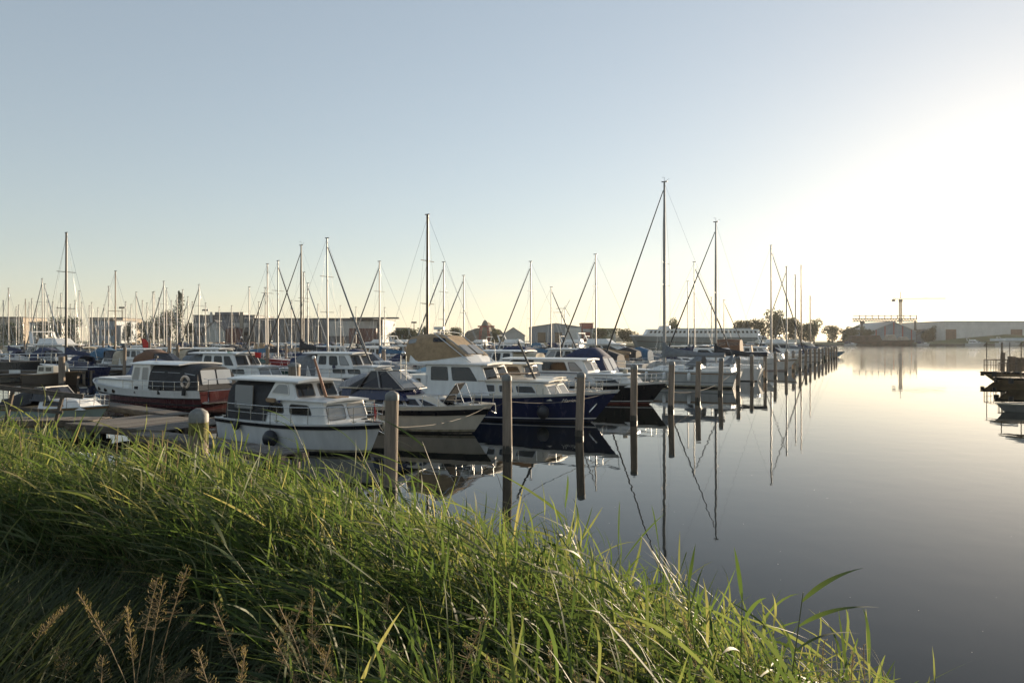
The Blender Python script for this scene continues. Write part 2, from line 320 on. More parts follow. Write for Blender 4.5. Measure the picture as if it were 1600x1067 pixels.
def sailrig(bt, h, xm, top, mastm, base, boomz, boomL, coverm, jib=None, spreaders=(.55,), r=.075, boomdir=-1, stays=True, wind=True, bowx=None):
    """mast with spreaders, boom under a sail cover, standing rigging, furled headsail"""
    mo = MB().tube([(xm, 0, base), (xm, 0, base + (top - base) * .7), (xm, 0, top)], [r, r, r * .62], 8).build('mast', mastm, bt)
    for s in spreaders:
        z = base + (top - base) * s; MB().tube([(xm - .08, -h.B * .30, z + .03), (xm, 0, z), (xm - .08, h.B * .30, z + .03)], .022, 5).build('spreader', mastm, mo)
    if wind:
        w = MB(); w.tube([(xm, 0, top), (xm, 0, top + .35)], .012, 4); w.tube([(xm, 0, top + .02), (xm - .4, 0, top + .22)], .010, 4); w.box(xm - .22, xm + .22, -.05, .05, top - .02, top + .05); w.tube([(xm + .02, 0, top + .35), (xm + .16, .1, top + .35)], .012, 4); w.build('wind_vane', darkmast, mo)
    bo = MB().tube([(xm + boomdir * .06, 0, boomz), (xm + boomdir * boomL, 0, boomz - .02)], .06, 6).build('boom', mastm, bt)
    if coverm:
        rings = []
        for i in range(9):
            u = i / 8; x = xm + boomdir * (.02 + (boomL - .02) * u); hh = (.62 - .42 * min(1, u * 1.6)) * (1 if i else .8) + .16; hw = .20 - .09 * u
            zz = boomz - .12; bul = 1.0 + .10 * math.sin(i * 2.3)
            rings.append([(x, -hw * bul, zz + .12), (x, -hw * .8, zz + hh * .55), (x, 0, zz + hh * (1.5 if i < 1 else 1.0)), (x, hw * .8, zz + hh * .55), (x, hw * bul, zz + .12), (x, hw * .4, zz), (x, -hw * .4, zz)])
        MB().loft(rings, smooth=True).build('sail_cover', coverm, bt)
        MB().tube([(xm, 0, boomz - .15), (xm, 0, boomz + 1.0)], [r + .09, r + .03], 8).build('mast_collar', coverm, bt)
    bx = bowx if bowx is not None else h.L - .15; bz = h.sheer(1) + .1
    if jib: MB().tube([(xm + .08, 0, base + (top - base) * jib[1]), (bx - (bx - xm) * .03, 0, bz + .35)], [.035, .075], 7).build('furled_sail', jib[0], bt)
    if stays:
        w = MB(); tz = top - .1
        w.tube([(xm, 0, tz), (.1, 0, h.sheer(0) + .1)], .008, 4)
        if not jib: w.tube([(xm, 0, tz), (bx, 0, bz)], .008, 4)
        for sd in (1, -1):
            s = spreaders[-1] if spreaders else .6; zs = base + (top - base) * s; y = h.w(.5) * .92
            w.tube([(xm, 0, tz), (xm - .08, sd * h.B * .30, zs + .03), (xm - .1, sd * y, h.sheer(.5))], .007, 4); w.tube([(xm, 0, zs), (xm + .3, sd * y, h.sheer(.5))], .006, 4)
        w.build('standing_rigging', steel, bt)
    return mo
# ---------------------------------------------------------------- setting: water, bank, far land
def water_mat():
    m = bpy.data.materials.new('harbour water'); m.use_nodes = True; t = m.node_tree; N = t.nodes; K = t.links
    b = N['Principled BSDF']; b.inputs['Base Color'].default_value = (.006, .008, .007, 1); b.inputs['Roughness'].default_value = .015; b.inputs['IOR'].default_value = 1.28
    tc = N.new('ShaderNodeTexCoord'); prev = None
    for sc, dist, st in ((1.1, .0027, (1, 1, 1)), (.16, .0045, (1, 1.6, 1)), (5.0, .0002, (1, 1, 1))):
        mp = N.new('ShaderNodeMapping'); mp.inputs['Scale'].default_value = st; K.new(tc.outputs['Object'], mp.inputs[0])
        nz = N.new('ShaderNodeTexNoise'); nz.inputs['Scale'].default_value = sc; nz.inputs['Detail'].default_value = 1.5; K.new(mp.outputs[0], nz.inputs['Vector'])
        bp = N.new('ShaderNodeBump'); bp.inputs['Strength'].default_value = 1; bp.inputs['Distance'].default_value = dist; K.new(nz.outputs['Fac'], bp.inputs['Height'])
        if prev: K.new(prev.outputs[0], bp.inputs['Normal'])
        prev = bp
    pz = N.new('ShaderNodeTexNoise'); pz.inputs['Scale'].default_value = .035; pz.inputs['Detail'].default_value = 2; K.new(tc.outputs['Object'], pz.inputs['Vector'])      # breaths of wind: patches of finer ripples
    pr = N.new('ShaderNodeMapRange'); pr.inputs['From Min'].default_value = .52; pr.inputs['From Max'].default_value = .68; K.new(pz.outputs['Fac'], pr.inputs['Value'])
    rz = N.new('ShaderNodeTexNoise'); rz.inputs['Scale'].default_value = 2.6; rz.inputs['Detail'].default_value = 2; K.new(tc.outputs['Object'], rz.inputs['Vector'])
    sx = N.new('ShaderNodeSeparateXYZ'); K.new(tc.outputs['Object'], sx.inputs[0])                  # the open basin beyond the shelter of the moorings is ruffled
    oy = N.new('ShaderNodeMapRange'); oy.inputs['From Min'].default_value = 75; oy.inputs['From Max'].default_value = 260; oy.inputs['To Max'].default_value = 9.0; K.new(sx.outputs['Y'], oy.inputs['Value'])
    mx = N.new('ShaderNodeMath'); mx.operation = 'MAXIMUM'; K.new(pr.outputs[0], mx.inputs[0]); K.new(oy.outputs[0], mx.inputs[1])
    ml = N.new('ShaderNodeMath'); ml.operation = 'MULTIPLY'; K.new(mx.outputs[0], ml.inputs[0]); K.new(rz.outputs['Fac'], ml.inputs[1])
    bp = N.new('ShaderNodeBump'); bp.inputs['Distance'].default_value = .0035; K.new(ml.outputs[0], bp.inputs['Height']); K.new(prev.outputs[0], bp.inputs['Normal']); prev = bp
    K.new(prev.outputs[0], b.inputs['Normal']); return m
o = MB().add([(-1500, -55, 0), (1900, -55, 0), (1900, 800, 0), (-1500, 800, 0)], [(0, 1, 2, 3)]).build('water', water_mat()); tag(o, 'still dark harbour water mirroring the masts and the pale sky', 'water', kind='structure')
SHORE = [(-60, 46), (-30, 24.5), (-17, 16.2), (-10.5, 12.2), (-7.1, 10.2), (-4.2, 9.3), (-1.5, 8.2), (0, 7.1), (1.0, 6.05), (1.65, 5.05), (2.05, 4.0), (2.3, 2.6), (2.6, 0), (3.4, -6), (4, -40)]
def shore_dist(X, Y):
    """signed metres from the waterline, positive on the bank"""
    best = np.full(X.shape, 1e9); sg = np.zeros(X.shape)
    for (ax, ay), (bx, by) in zip(SHORE[:-1], SHORE[1:]):
        dx, dy = bx - ax, by - ay; L2 = dx * dx + dy * dy; t = np.clip(((X - ax) * dx + (Y - ay) * dy) / L2, 0, 1)
        d = np.hypot(X - ax - t * dx, Y - ay - t * dy); c = (X - ax) * dy - (Y - ay) * dx
        u = d < best; best = np.where(u, d, best); sg = np.where(u, np.sign(c), sg)
    return best * sg
def bank_z(X, Y):
    s = shore_dist(X, Y); k = np.clip(s / 6.5, 0, 1); z = 1.85 * (k * k * (3 - 2 * k)) ** .8
    return np.where(s < 0, np.maximum(s * .5, -.8), z) + .05 * np.sin(X * 1.7) * np.cos(Y * 1.3) * np.clip(s, 0, 1)
gx = np.concatenate([np.arange(-62, -14, 1.5), np.arange(-14, 5.01, .3)]); gy = np.concatenate([np.arange(-40, -2, 2.0), np.arange(-2, 13, .3), np.arange(13, 49, 1.2)])
XX, YY = np.meshgrid(gx, gy); ZZ = bank_z(XX, YY); nxg, nyg = len(gx), len(gy)
fs = [(j * nxg + i, j * nxg + i + 1, (j + 1) * nxg + i + 1, (j + 1) * nxg + i) for j in range(nyg - 1) for i in range(nxg - 1)]
soil = mat('bank soil and thatch', (.055, .05, .025), .95, .4, 5, bump=.8, col2=(.02, .022, .01))
o = MB().add(list(zip(XX.ravel(), YY.ravel(), ZZ.ravel())), fs, True).build('bank', soil); tag(o, 'sloping reed grown bank at the near edge of the water', 'bank', kind='structure')
# far land: a shoreline behind the marina and across the open water, then a plain to the horizon
FS = [(-1500, 300), (-320, 330), (-60, 345), (40, 352), (95, 372), (140, 420), (250, 515), (420, 522), (900, 560), (1800, 700)]
grassland = mat('far grass bank', (.115, .12, .045), .95, .3, .08, col2=(.06, .07, .028)); quaym = mat('quay stone', (.10, .09, .075), .9, .3, .4)
mb = MB(); n = len(FS)
mb.add([(x, y, -1) for x, y in FS] + [(x, y + .6, 1.0) for x, y in FS], [(i, i + 1, n + i + 1, n + i) for i in range(n - 1)])
o = mb.build('quay_wall', quaym); tag(o, 'low dark stone edge along the far shore', 'quay wall', kind='structure')
mb = MB(); mb.add([(x, y + .6, 1.0) for x, y in FS] + [(x * 1.01, y + 9, 2.1) for x, y in FS] + [(x * 1.55, 2900, 2.2) for x, y in FS], [(i, i + 1, n + i + 1, n + i) for i in range(n - 1)] + [(n + i, n + i + 1, 2 * n + i + 1, 2 * n + i) for i in range(n - 1)])
o = mb.build('ground', grassland); tag(o, 'flat far land behind the harbour reaching the horizon', 'land', kind='structure')
# ---------------------------------------------------------------- the boats along the open water, from the reeds outward
# 1 white cabin cruiser with grey canvas over the cockpit
HD = HOUT
b1 = boat('cabin_cruiser', 'white cabin cruiser with black rubbing strake and dark grey canvas cockpit, moored by the reeds', 'motorboat', atd(597, 21.7), HD - R(8), 7.0)
h = Hull(7.0, 2.6, 1.0, .86, rake=.55, tm=.5, sw=.9, p=2.6, wl=.9, dip=.02)
hullset(b1, h, white, (.83, .95, blackp), antif, deckwhite, (.1, 1.0, .52, 9, .014, .08), gun=white)
h.band(.955, 1.01, .026, 1).build('gunwale', white, b1)
f = cabin(b1, 1.0, 5.55, .98, .93, .8, 1.60, .28, 0, white, 'trunk_cabin', .02, .9, .04, .03)
both(b1, f, rect(.36, .56, .45, .88, .02, -.01), cm=curtain, r=.1); both(b1, f, rect(.62, .865, .43, .87, .01, -.02), cm=curtain, r=.1)
fronts(b1, f, .10, .93, .30, .9, pm=vinyl, r=.08, fw=.025)
roofslab(b1, 3.2, 5.50, 1.0, .9, 1.64, .06, white, .05, 'trunk_roof')
f = cabin(b1, 2.55, 4.10, .95, .86, 1.55, 2.18, .32, .42, white, 'wheelhouse', .0, .95, .03)
both(b1, f, [(.08, .35), (.80, .30), (.76, .88), (.22, .88)], r=.09, pm=vinyl, fm=aluframe); fronts(b1, f, .08, .9, .2, .86, r=.07, fw=.035)
roofslab(b1, .45, 4.15, 1.0, .93, 2.22, .07, white, .07)
P = hood(b1, [(.35, .5, 1.02, .84, 2.16), (2.55, 2.95, .98, .84, 2.17)], canv_black, 'cockpit_canvas', cap0=True)
for sd in (0, 1):
    k = (1, 3) if sd == 0 else (7, 5); A, B = P[0], P[1]
    c = [Vector((x, (-1.035 if sd == 0 else 1.035), z)) for x, z in ((.95, 1.22), (1.95, 1.22), (1.98, 2.0), (1.0, 2.0))]
    q = MB().slab(rounded(c, .05), (0, -1 if sd == 0 else 1, 0), .006).build('vinyl_window', vinyl, b1)
    curtain_mesh([p + Vector((0, .02 if sd == 0 else -.02, 0)) for p in c], Vector((0, 1, 0)), curtain).build('curtain', curtain, q)
cap_window(b1, P, 0, -.6, .6, 1.35, 2.0, vinyl, -.015)
foldmast(b1, (4.62, -.15, 1.66), (4.0, -.15, 2.95), varnish, .05)
MB().slab(rounded([Vector((x, -.965, z)) for x, z in ((2.62, 1.5), (3.12, 1.5), (3.12, 1.63), (2.62, 1.63))], .06), (0, -1, 0), .03).build('name_board', teak, b1)
MB().tube([(3.3, -.95, 1.55), (3.3, -.99, 1.55)], .06, 10).build('horn', navy, b1)
MB().box(4.75, 5.2, -.28, .28, 1.67, 1.72).build('hatch', teak, b1, .01)
w = MB(); w.tube([(6.65, .0, 1.0), (6.65, 0, 1.25)], .03, 6); w.tube([(6.55, -.14, 1.2), (6.55, .14, 1.2)], .07, 8); w.box(6.35, 6.95, -.09, .09, .98, 1.04); w.build('anchor_winch', darkmast, b1)
MB().tube([(.12, .2, .9), (-.15, .2, 2.0)], .016, 6).build('flag_staff', teak, b1)
h1_ = h
def wl(b, p): return Matrix.LocRotScale(b.location, b.rotation_euler, b.scale) @ Vector(p)
p = wl(b1, h.P(.50, .95, -1, .16)); fender(p - Vector((0, 0, .18)), .24, ball=True, rope=.85, label='big black ball fender hanging amidships on the white cabin cruiser')
p = wl(b1, h.P(.22, .95, -1, .12)); fender(p, .13, ball=True, rope=.7, label='small black ball fender hanging near the stern of the white cabin cruiser')
# pennant on the bow
fo = empty('bow_pennant', wl(b1, (6.75, -.1, .95))); tag(fo, 'little red and white pennant on the bow of the white cabin cruiser', 'flag')
MB().tube([(0, 0, 0), (0, 0, .75)], .01, 5).build('staff', alu, fo); MB().slab([(0, 0, .7), (0, 0, .3), (.05, -.1, .1), (.1, -.1, .35)], (0, 1, 0), .006).build('cloth', redflag, fo)

# 2 cream sport cruiser with smoked screen and dark cover
b2 = boat('sport_cruiser', 'cream sport cruiser with broad dark band, smoked raked windscreen and dark canvas aft', 'motorboat', atd(770, 26.6), HD + .02, 7.2)
h2 = Hull(7.2, 2.55, 1.13, .95, rake=.85, tm=.42, sw=.9, p=2.3, wl=.8)
hullset(b2, h2, offwhite, (.66, .86, blackp), antif, offwhite, None)
h2.band(.86, 1.0, .012, 1).build('topside_moulding', offwhite, b2)
h2.rail(.66, 1.0, .42, 4, .014, .1, False).build('bow_rail', steel, b2)
f = cabin(b2, 2.0, 5.75, 1.05, .82, .9, 1.42, .9, .2, offwhite, 'foredeck_cabin', .12, .55, .05, .06)
both(b2, f, [(.06, .22), (.24, .2), (.24, .78), (.17, .78)], fm=aluframe, r=.03, pm=glass_dark); both(b2, f, rect(.27, .50, .2, .8), fm=aluframe, r=.02, pm=glass_dark)
both(b2, f, rect(.52, .70, .2, .8), fm=aluframe, r=.02, pm=glass_dark); both(b2, f, [(.72, .18), (.93, .18), (.80, .8), (.72, .8)], fm=aluframe, r=.02, pm=glass_dark)
fronts(b2, f, .12, .9, .25, .8, pm=glass_dark, fm=aluframe, r=.03)
f = cabin(b2, .9, 3.9, 1.08, .98, 1.2, 1.62, .5, .0, navy, 'cockpit_coaming', .15, .8, .04)
f = cabin(b2, 1.6, 3.75, .97, .72, 1.60, 2.30, .95, .55, glass_dark, 'windscreen', .16, .8, .01)
w = MB()
for sd in (1, -1):
    for a, b in (((1.6, .975, 1.6), (2.15, .725, 2.3)), ((2.75, .96, 1.6), (2.45, .73, 2.3)), ((3.75, .78, 1.6), (2.8, .58, 2.3)), ((1.6, .985, 1.61), (3.75, .785, 1.61)), ((2.15, .73, 2.31), (2.8, .585, 2.31)), ((3.75, .785, 1.61), (3.91, 0, 1.61)), ((2.8, .58, 2.31), (2.96, 0, 2.31))):
        w.bar((a[0], a[1] * sd, a[2]), (b[0], b[1] * sd, b[2]), .045, .03)
w.bar((3.92, 0, 1.6), (2.97, 0, 2.3), .045, .03); w.build('windscreen_frame', alu, b2)
fq = f['FS']; c = [bil(fq, u, v) for u, v in rect(.06, .94, .07, .95)]; n = (c[1] - c[0]).cross(c[3] - c[0]).normalized(); n = n if n.x > 0 else -n
MB().slab([p + n * .012 for p in c], n, .006).build('pane', vinyl, b2)
fq = f['FP']; c = [bil(fq, u, v) for u, v in rect(.06, .94, .07, .95)]; n = (c[1] - c[0]).cross(c[3] - c[0]).normalized(); n = n if n.x > 0 else -n
MB().slab([p + n * .012 for p in c], n, .006).build('pane', vinyl, b2)
P = hood(b2, [(.1, .1, .95, .98, 1.28), (1.1, 1.2, 1.02, 1.2, 1.85), (1.75, 2.2, 1.0, 1.6, 2.33)], canv_black, 'cockpit_cover', boxy=.6)
MB().bar((.9, -1.1, 1.64), (3.4, -1.0, 1.66), .05, .05).build('grab_rail', steel, b2)
w = MB(); w.tube([(-.05, -.25, .55), (-.35, -.25, .5)], .1, 6); w.hexa([(-.55, -.45, .55), (-.1, -.45, .6), (-.1, -.05, .6), (-.55, -.05, .55)], [(-.5, -.42, 1.2), (-.12, -.42, 1.25), (-.12, -.08, 1.25), (-.5, -.08, 1.2)])
om = w.build('outboard_motor', greywhite, b2, .05); MB().box(-.38, -.22, -.3, -.2, -.4, .5).build('shaft', darkmast, om)
w = MB(); w.tube([(3.3, -.35, 1.9), (3.3, -.35, 2.95)], .014, 5); w.tube([(3.45, -.2, 1.9), (3.45, -.2, 2.9)], .014, 5); w.ball((3.37, -.27, 3.0), .09, n=8, m=5); w.build('antenna_pair', steel, b2)
dc = empty('folded_deck_chair', wl(b2, (5.75, -.12, 1.16)), HD); tag(dc, 'black folded deck chair propped open on the foredeck of the cream sport cruiser', 'deck chair')
MB().hexa([(-.45, -.32, .02), (-.40, -.32, .0), (-.40, .32, .0), (-.45, .32, .02)], [(.12, -.30, .75), (.17, -.30, .72), (.17, .30, .72), (.12, .30, .75)]).build('backrest', canv_black, dc, .02)
MB().hexa([(-.6, -.32, .02), (.05, -.32, .02), (.05, .32, .02), (-.6, .32, .02)], [(-.6, -.3, .09), (.05, -.3, .09), (.05, .3, .09), (-.6, .3, .09)]).build('seat', canv_black, dc, .02)
w = MB(); [w.tube([(.15, s, .74), (.48, s, .0)], .014, 5) for s in (.31, -.31)]; [w.tube([(-.43, s, .0), (.16, s, .77)], .014, 5) for s in (.33, -.33)]; w.tube([(.48, .31, .02), (.48, -.31, .02)], .014, 5); w.build('frame', steel, dc)
p = wl(b2, h2.P(.47, .5, -1, .1)); fender(p, .10, .62, fend_d, .75, 'slim navy fender hanging down the side of the cream sport cruiser')

# 3 navy motor yacht with white wheelhouse and tan flybridge canopy
b3 = boat('motor_yacht', 'navy hulled motor yacht with white wheelhouse, tan flybridge canopy and a name on its bow', 'motor yacht', atd(966, 30.1), HD, 10.5)
h3 = Hull(10.5, 3.3, 1.38, 1.05, rake=1.15, tm=.45, sw=.9, p=2.2, wl=.82, dip=.06)
hullset(b3, h3, navy, None, antif, deckwhite, (.62, 1.0, .5, 5, .016, .1, False), gun=None)
h3.band(.94, 1.04, .03, 1).build('bulwark_cap', white, b3); h3.band(.12, .155, .006, 1).build('boot_stripe', white, b3)
f = cabin(b3, 4.2, 7.95, 1.32, 1.18, .95, 1.72, .45, 0, offwhite, 'trunk_cabin', .06, .86, .05, .05)
both(b3, f, rect(.08, .30, .36, .82), fm=aluframe, r=.04); both(b3, f, rect(.35, .55, .36, .82), fm=aluframe, r=.05); both(b3, f, rect(.585, .86, .36, .82, 0, -.03), fm=aluframe, r=.06)
fronts(b3, f, .10, .92, .25, .85, pm=vinyl, fm=white, r=.05, fw=.05)
roofslab(b3, 4.4, 7.75, 1.27, 1.05, 1.76, .06, offwhite, .05, 'trunk_roof')
f = cabin(b3, 1.6, 5.05, 1.38, 1.22, .95, 2.42, .62, 0, white, 'wheelhouse', .05, .93, .04)
both(b3, f, rect(.10, .40, .50, .92), r=.05, pm=glass_dark); both(b3, f, [(.47, .50), (.88, .50), (.80, .92), (.47, .92)], r=.06, pm=glass_dark); fronts(b3, f, .10, .93, .52, .93, r=.05, fw=.045, fm=white)
roofslab(b3, .3, 4.85, 1.45, 1.25, 2.47, .08, white, .05, 'flybridge_deck')
f = cabin(b3, .15, 1.7, 1.40, 1.35, .95, 1.9, 0, 0, white, 'aft_cabin', 0, 1.0, .04); both(b3, f, rect(.25, .8, .45, .85), r=.05)
f = cabin(b3, .6, 3.9, 1.2, 1.12, 2.45, 2.85, .35, .0, white, 'flybridge_coaming', .08, .9, .05)
P = hood(b3, [(.35, .38, 1.15, 2.5, 3.70), (.95, .98, 1.17, 2.5, 3.82), (2.0, 1.75, 1.15, 2.6, 3.80), (3.65, 2.35, 1.02, 2.8, 3.72)], canv_tan, 'flybridge_canopy', cap1=True, boxy=.42)
hood_window(b3, P, 2, 3, 1, 2, .03, .80, .10, .99, glass_dark); hood_window(b3, P, 2, 3, 7, 6, .03, .80, .10, .99, glass_dark)
hood_window(b3, P, 0, 1, 1, 2, .15, .9, .05, .9, vinyl); cap_window(b3, P, 0, -.72, .1, 2.85, 3.62, vinyl, -.02)
q = P[3]; c0, c1 = Vector((3.66, 0, 2.86)), Vector((2.75, 0, 3.45))
for ya, yb, mm in ((-.72, -.08, vinyl), (.08, .72, vinyl)):
    c = [Vector((3.60, ya, 2.86)), Vector((3.60, yb, 2.86)), Vector((3.02, yb * .95, 3.28)), Vector((3.02, ya * .95, 3.28))]; n = (c[1] - c[0]).cross(c[3] - c[0]).normalized(); n = n if n.x > 0 else -n
    MB().slab([p + n * .035 for p in rounded(c, .05)], n, .006).build('vinyl_window', mm, b3)
w = MB()
for sd in (1, -1):
    w.tube([(3.95, 1.1 * sd, 2.5), (1.95, 1.12 * sd, 3.86)], .022, 6); w.tube([(3.7, .7 * sd, 2.8), (2.2, .8 * sd, 3.83)], .018, 5)
w.tube([(1.95, 1.12, 3.86), (1.95, 0, 3.92), (1.95, -1.12, 3.86)], .022, 6); w.build('canopy_bow', steel, b3)
w = MB(); w.tube([(1.3, .3, 3.8), (1.3, .3, 4.02)], .08, 8); w.tube([(1.3, .3, 4.02), (1.3, .3, 4.16)], .26, 14); w.build('radar_dome', white, b3, .04)
foldmast(b3, (6.6, 0, 1.8), (5.75, 0, 3.5), darkmast, .06)
w = MB(); w.hexa([(4.9, -.5, 1.95), (6.5, -.45, 2.02), (6.5, .45, 2.02), (4.9, .5, 1.95)], [(4.9, -.5, 2.0), (6.5, -.45, 2.07), (6.5, .45, 2.07), (4.9, .5, 2.0)]); w.build('boarding_plank', teak, b3, .01)
for sd in (-1, 1):
    a = h3.P(.955, .62, sd, .02); MB().tube([a, a + Vector((-.35, sd * .02, -.35)), a + Vector((-.3, sd * .1, -.45))], .045, 6).build('anchor', steel, b3)
# the name on the bow
fc = bpy.data.curves.new('lettering', 'FONT'); fc.body = 'Mariona'; fc.size = .36; fc.shear = .18; fc.extrude = .004; fc.space_character = 1.05
fo = bpy.data.objects.new('lettering', fc); COL.objects.link(fo); bpy.context.view_layer.update()
me = bpy.data.meshes.new_from_object(fo.evaluated_get(bpy.context.evaluated_depsgraph_get())); bpy.data.objects.remove(fo)
tw = max(v.co.x for v in me.vertices); t0, t1 = .805, .880
for v in me.vertices:                                  # wrap the letters onto the curved topside
    u = v.co.x / tw; p = h3.P(t0 + (t1 - t0) * u, .72 + v.co.y / 2.0, -1, .012 + v.co.z); v.co = p
me.materials.append(white_flat); o = bpy.data.objects.new('name_lettering', me); COL.objects.link(o); o.parent = b3
p = wl(b3, h3.P(.74, .62, -1, .2)); fender(p, .26, ball=True, rope=.75, label='large dark ball fender hanging on the bow flank of the navy motor yacht')

# 3b white cruiser between the navy and the black hull
b4 = boat('cabin_cruiser', 'white cruiser with small square wheelhouse windows lying between the navy yacht and the black hull', 'motorboat', atd(938, 35.5), HD, 8.4)
h4 = Hull(8.4, 2.8, 1.1, .85, rake=.8)
hullset(b4, h4, white, (.86, .96, teak), antif, deckgrey, (.5, 1.0, .5, 6, .014))
f = cabin(b4, 1.2, 6.4, 1.1, 1.0, .85, 1.58, .4, 0, offwhite, 'trunk_cabin', .08, .86, .05); both(b4, f, rect(.55, .72, .4, .85), fm=aluframe); both(b4, f, rect(.76, .92, .4, .85), fm=aluframe); fronts(b4, f)
roofslab(b4, 3.9, 6.2, 1.05, .9, 1.62, .06, offwhite, .05, 'trunk_roof')
f = cabin(b4, 2.6, 4.75, 1.05, .93, 1.5, 2.28, .3, .1, offwhite, 'wheelhouse', .05, .92, .04); both(b4, f, rect(.52, .92, .3, .85, 0, -.06), r=.07); fronts(b4, f)
roofslab(b4, 1.0, 4.8, 1.1, 1.0, 2.32, .06, offwhite, .06)
hood(b4, [(.3, .4, 1.05, .9, 2.2), (2.6, 2.6, 1.05, .9, 2.28)], canv_grey, 'cockpit_canvas')

# 4 black hull with white superstructure
b5 = boat('motor_cruiser', 'black hulled motor cruiser with long white cabin and navy canvas at its stern', 'motorboat', atd(1043, 39.0), HD, 9.6)
h5 = Hull(9.6, 3.1, 1.25, .95, rake=.95, tm=.5, p=2.4)
hullset(b5, h5, blackp, None, redboot, deckwhite, (.45, 1.0, .48, 7, .015), gun=white)
h5.band(.13, .17, .006, 1).build('boot_stripe', white, b5); h5.band(.93, 1.03, .03, 1).build('bulwark_cap', white, b5)
f = cabin(b5, 2.2, 8.1, 1.25, 1.15, .95, 1.62, .55, 0, white, 'trunk_cabin', .1, .84, .06, .06)
both(b5, f, rect(.42, .58, .30, .80, .01, 0), fm=aluframe, r=.08); both(b5, f, rect(.63, .90, .28, .80, .01, -.05), fm=aluframe, r=.1); fronts(b5, f, fm=white, pm=vinyl)
roofslab(b5, 5.4, 7.8, 1.2, .95, 1.66, .06, white, .05, 'trunk_roof')
f = cabin(b5, 1.9, 5.7, 1.2, 1.05, 1.0, 2.42, .75, .1, white, 'wheelhouse', .1, .9, .05)
both(b5, f, rect(.18, .66, .55, .90, .0, -.02), r=.06); both(b5, f, [(.70, .55), (.93, .55), (.84, .90), (.70, .90)], r=.06, pm=vinyl); fronts(b5, f, .1, .93, .54, .9, pm=vinyl, fm=white)
MB().bar((2.0, -1.215, 1.66), (5.2, -1.17, 1.66), .02, .05).build('navy_stripe', navy, b5)
roofslab(b5, -.1, 5.3, 1.25, 1.0, 2.46, .09, white, .05)
hood(b5, [(.3, .3, 1.12, 1.0, 2.36), (1.9, 1.95, 1.16, 1.0, 2.40)], canv_navy, 'stern_canvas')
MB().box(5.8, 6.5, -.4, .4, 1.72, 1.78).build('hatch', white, b5, .015); MB().tube([(7.3, -.3, 1.68), (7.3, -.3, 1.9)], .13, 10).build('vent_cowl', canv_beige, b5)

# 5 pale blue sport cruiser with navy canopy, stern outward
b6 = boat('sport_cruiser', 'pale blue sport cruiser with navy cockpit canopy beside the black hulled cruiser', 'motorboat', atd(968, 46.5), HD + math.pi, 9.0, 'stern')
h6 = Hull(9.0, 3.0, 1.35, 1.15, rake=1.3, p=2.0, tm=.4)
hullset(b6, h6, bluep, (.80, .88, white), antif, bluep, None)
f = cabin(b6, 3.2, 7.4, 1.2, .95, 1.1, 1.85, 1.6, .1, bluep, 'foredeck_cabin', .1, .6, .08, .08); both(b6, f, rect(.08, .5, .3, .8), r=.06); both(b6, f, rect(.58, .66, .4, .75), r=.12)
f = cabin(b6, 2.0, 4.8, 1.2, .95, 1.75, 2.5, 1.2, .3, glass_dark, 'windscreen', .2, .8, .02)
P = hood(b6, [(.25, .9, 1.2, 1.25, 2.5), (1.2, 1.6, 1.2, 1.5, 3.05), (2.8, 2.6, 1.15, 1.8, 3.0), (4.3, 3.4, .98, 1.95, 2.55)], canv_navy, 'cockpit_canopy'); cap_window(b6, P, 0, -.9, -.1, 1.45, 2.35, vinyl, -.02); cap_window(b6, P, 0, .1, .9, 1.45, 2.35, vinyl, -.02)
MB().box(-.6, .05, -1.1, 1.1, .3, .42).build('swim_platform', white, b6, .03)

# 6, 7 the two big sailing yachts, sterns outward
def yacht(name, label, p, hd, L, B, hm, mastx, top, mm, cover, jib, boomL, fb=1.25, fs=1.1, where='stern', spr=(.45, .72), r=.085, boot=antif, strake=None, group=None):
    b = boat(name, label, 'sailboat', p, hd, L, where, group); h = Hull(L, B, fb, fs, .5, rake=L * .13, tm=.42, sw=.68, p=1.9, wl=.8, srake=.35)
    hullset(b, h, hm, strake, boot, deckwhite, (.0, 1.0, .55, 9, .013, .06))
    f = cabin(b, L * .24, L * .66, B * .30, B * .24, fs * .9, fs + .48, L * .12, .15, white, 'coachroof', .08, .6, .06, .12)
    both(b, f, rect(.12, .42, .42, .8, .0, 0), pm=glass_dark, r=.06, fm=winframe); both(b, f, rect(.50, .74, .42, .8), pm=glass_dark, r=.06, fm=winframe)
    f = cabin(b, L * .03, L * .25, B * .33, B * .33, fs * .9, fs + .28, .2, .1, white, 'cockpit_coaming', 0, .9, .05)
    if cover is not None: hood(b, [(L * .24, L * .24, B * .25, fs + .3, fs + 1.05), (L * .29, L * .285, B * .26, fs + .35, fs + 1.1), (L * .36, L * .32, B * .24, fs + .45, fs + .75)], cover if cover in (canv_navy, canv_blue) else canv_grey, 'spray_hood', cap0=False)
    sailrig(b, h, L * mastx, top, mm, fs + .3, fs + 1.15, boomL, cover, jib, spr, r)
    w = MB(); w.tube([(.35, 0, fs), (.2, 0, fs + 1.0)], .02, 6)
    for k in range(16): a = 2 * math.pi * k / 16; a2 = 2 * math.pi * (k + 1) / 16; w.tube([(.42, .45 * math.cos(a), fs + .75 + .45 * math.sin(a)), (.42, .45 * math.cos(a2), fs + .75 + .45 * math.sin(a2))], .016, 4)
    w.build('steering_wheel', steel, b)
    return b, h
HI = HOUT + math.pi
b7, h7 = yacht('sailing_yacht', 'large white sailing yacht with the tallest mast and a long grey sail cover', atd(1156, 53.0), HI, 11.0, 3.6, greywhite, .516, 15.8, alu, canv_grey, (canv_black, .955), 4.6, 1.35, 1.2, spr=(.44, .56), r=.12, strake=(.84, .90, teak))
h7.band(.30, .36, .008, 1).build('waterline_stripe', mat('grey stripe', (.2, .21, .22), .4), b7)
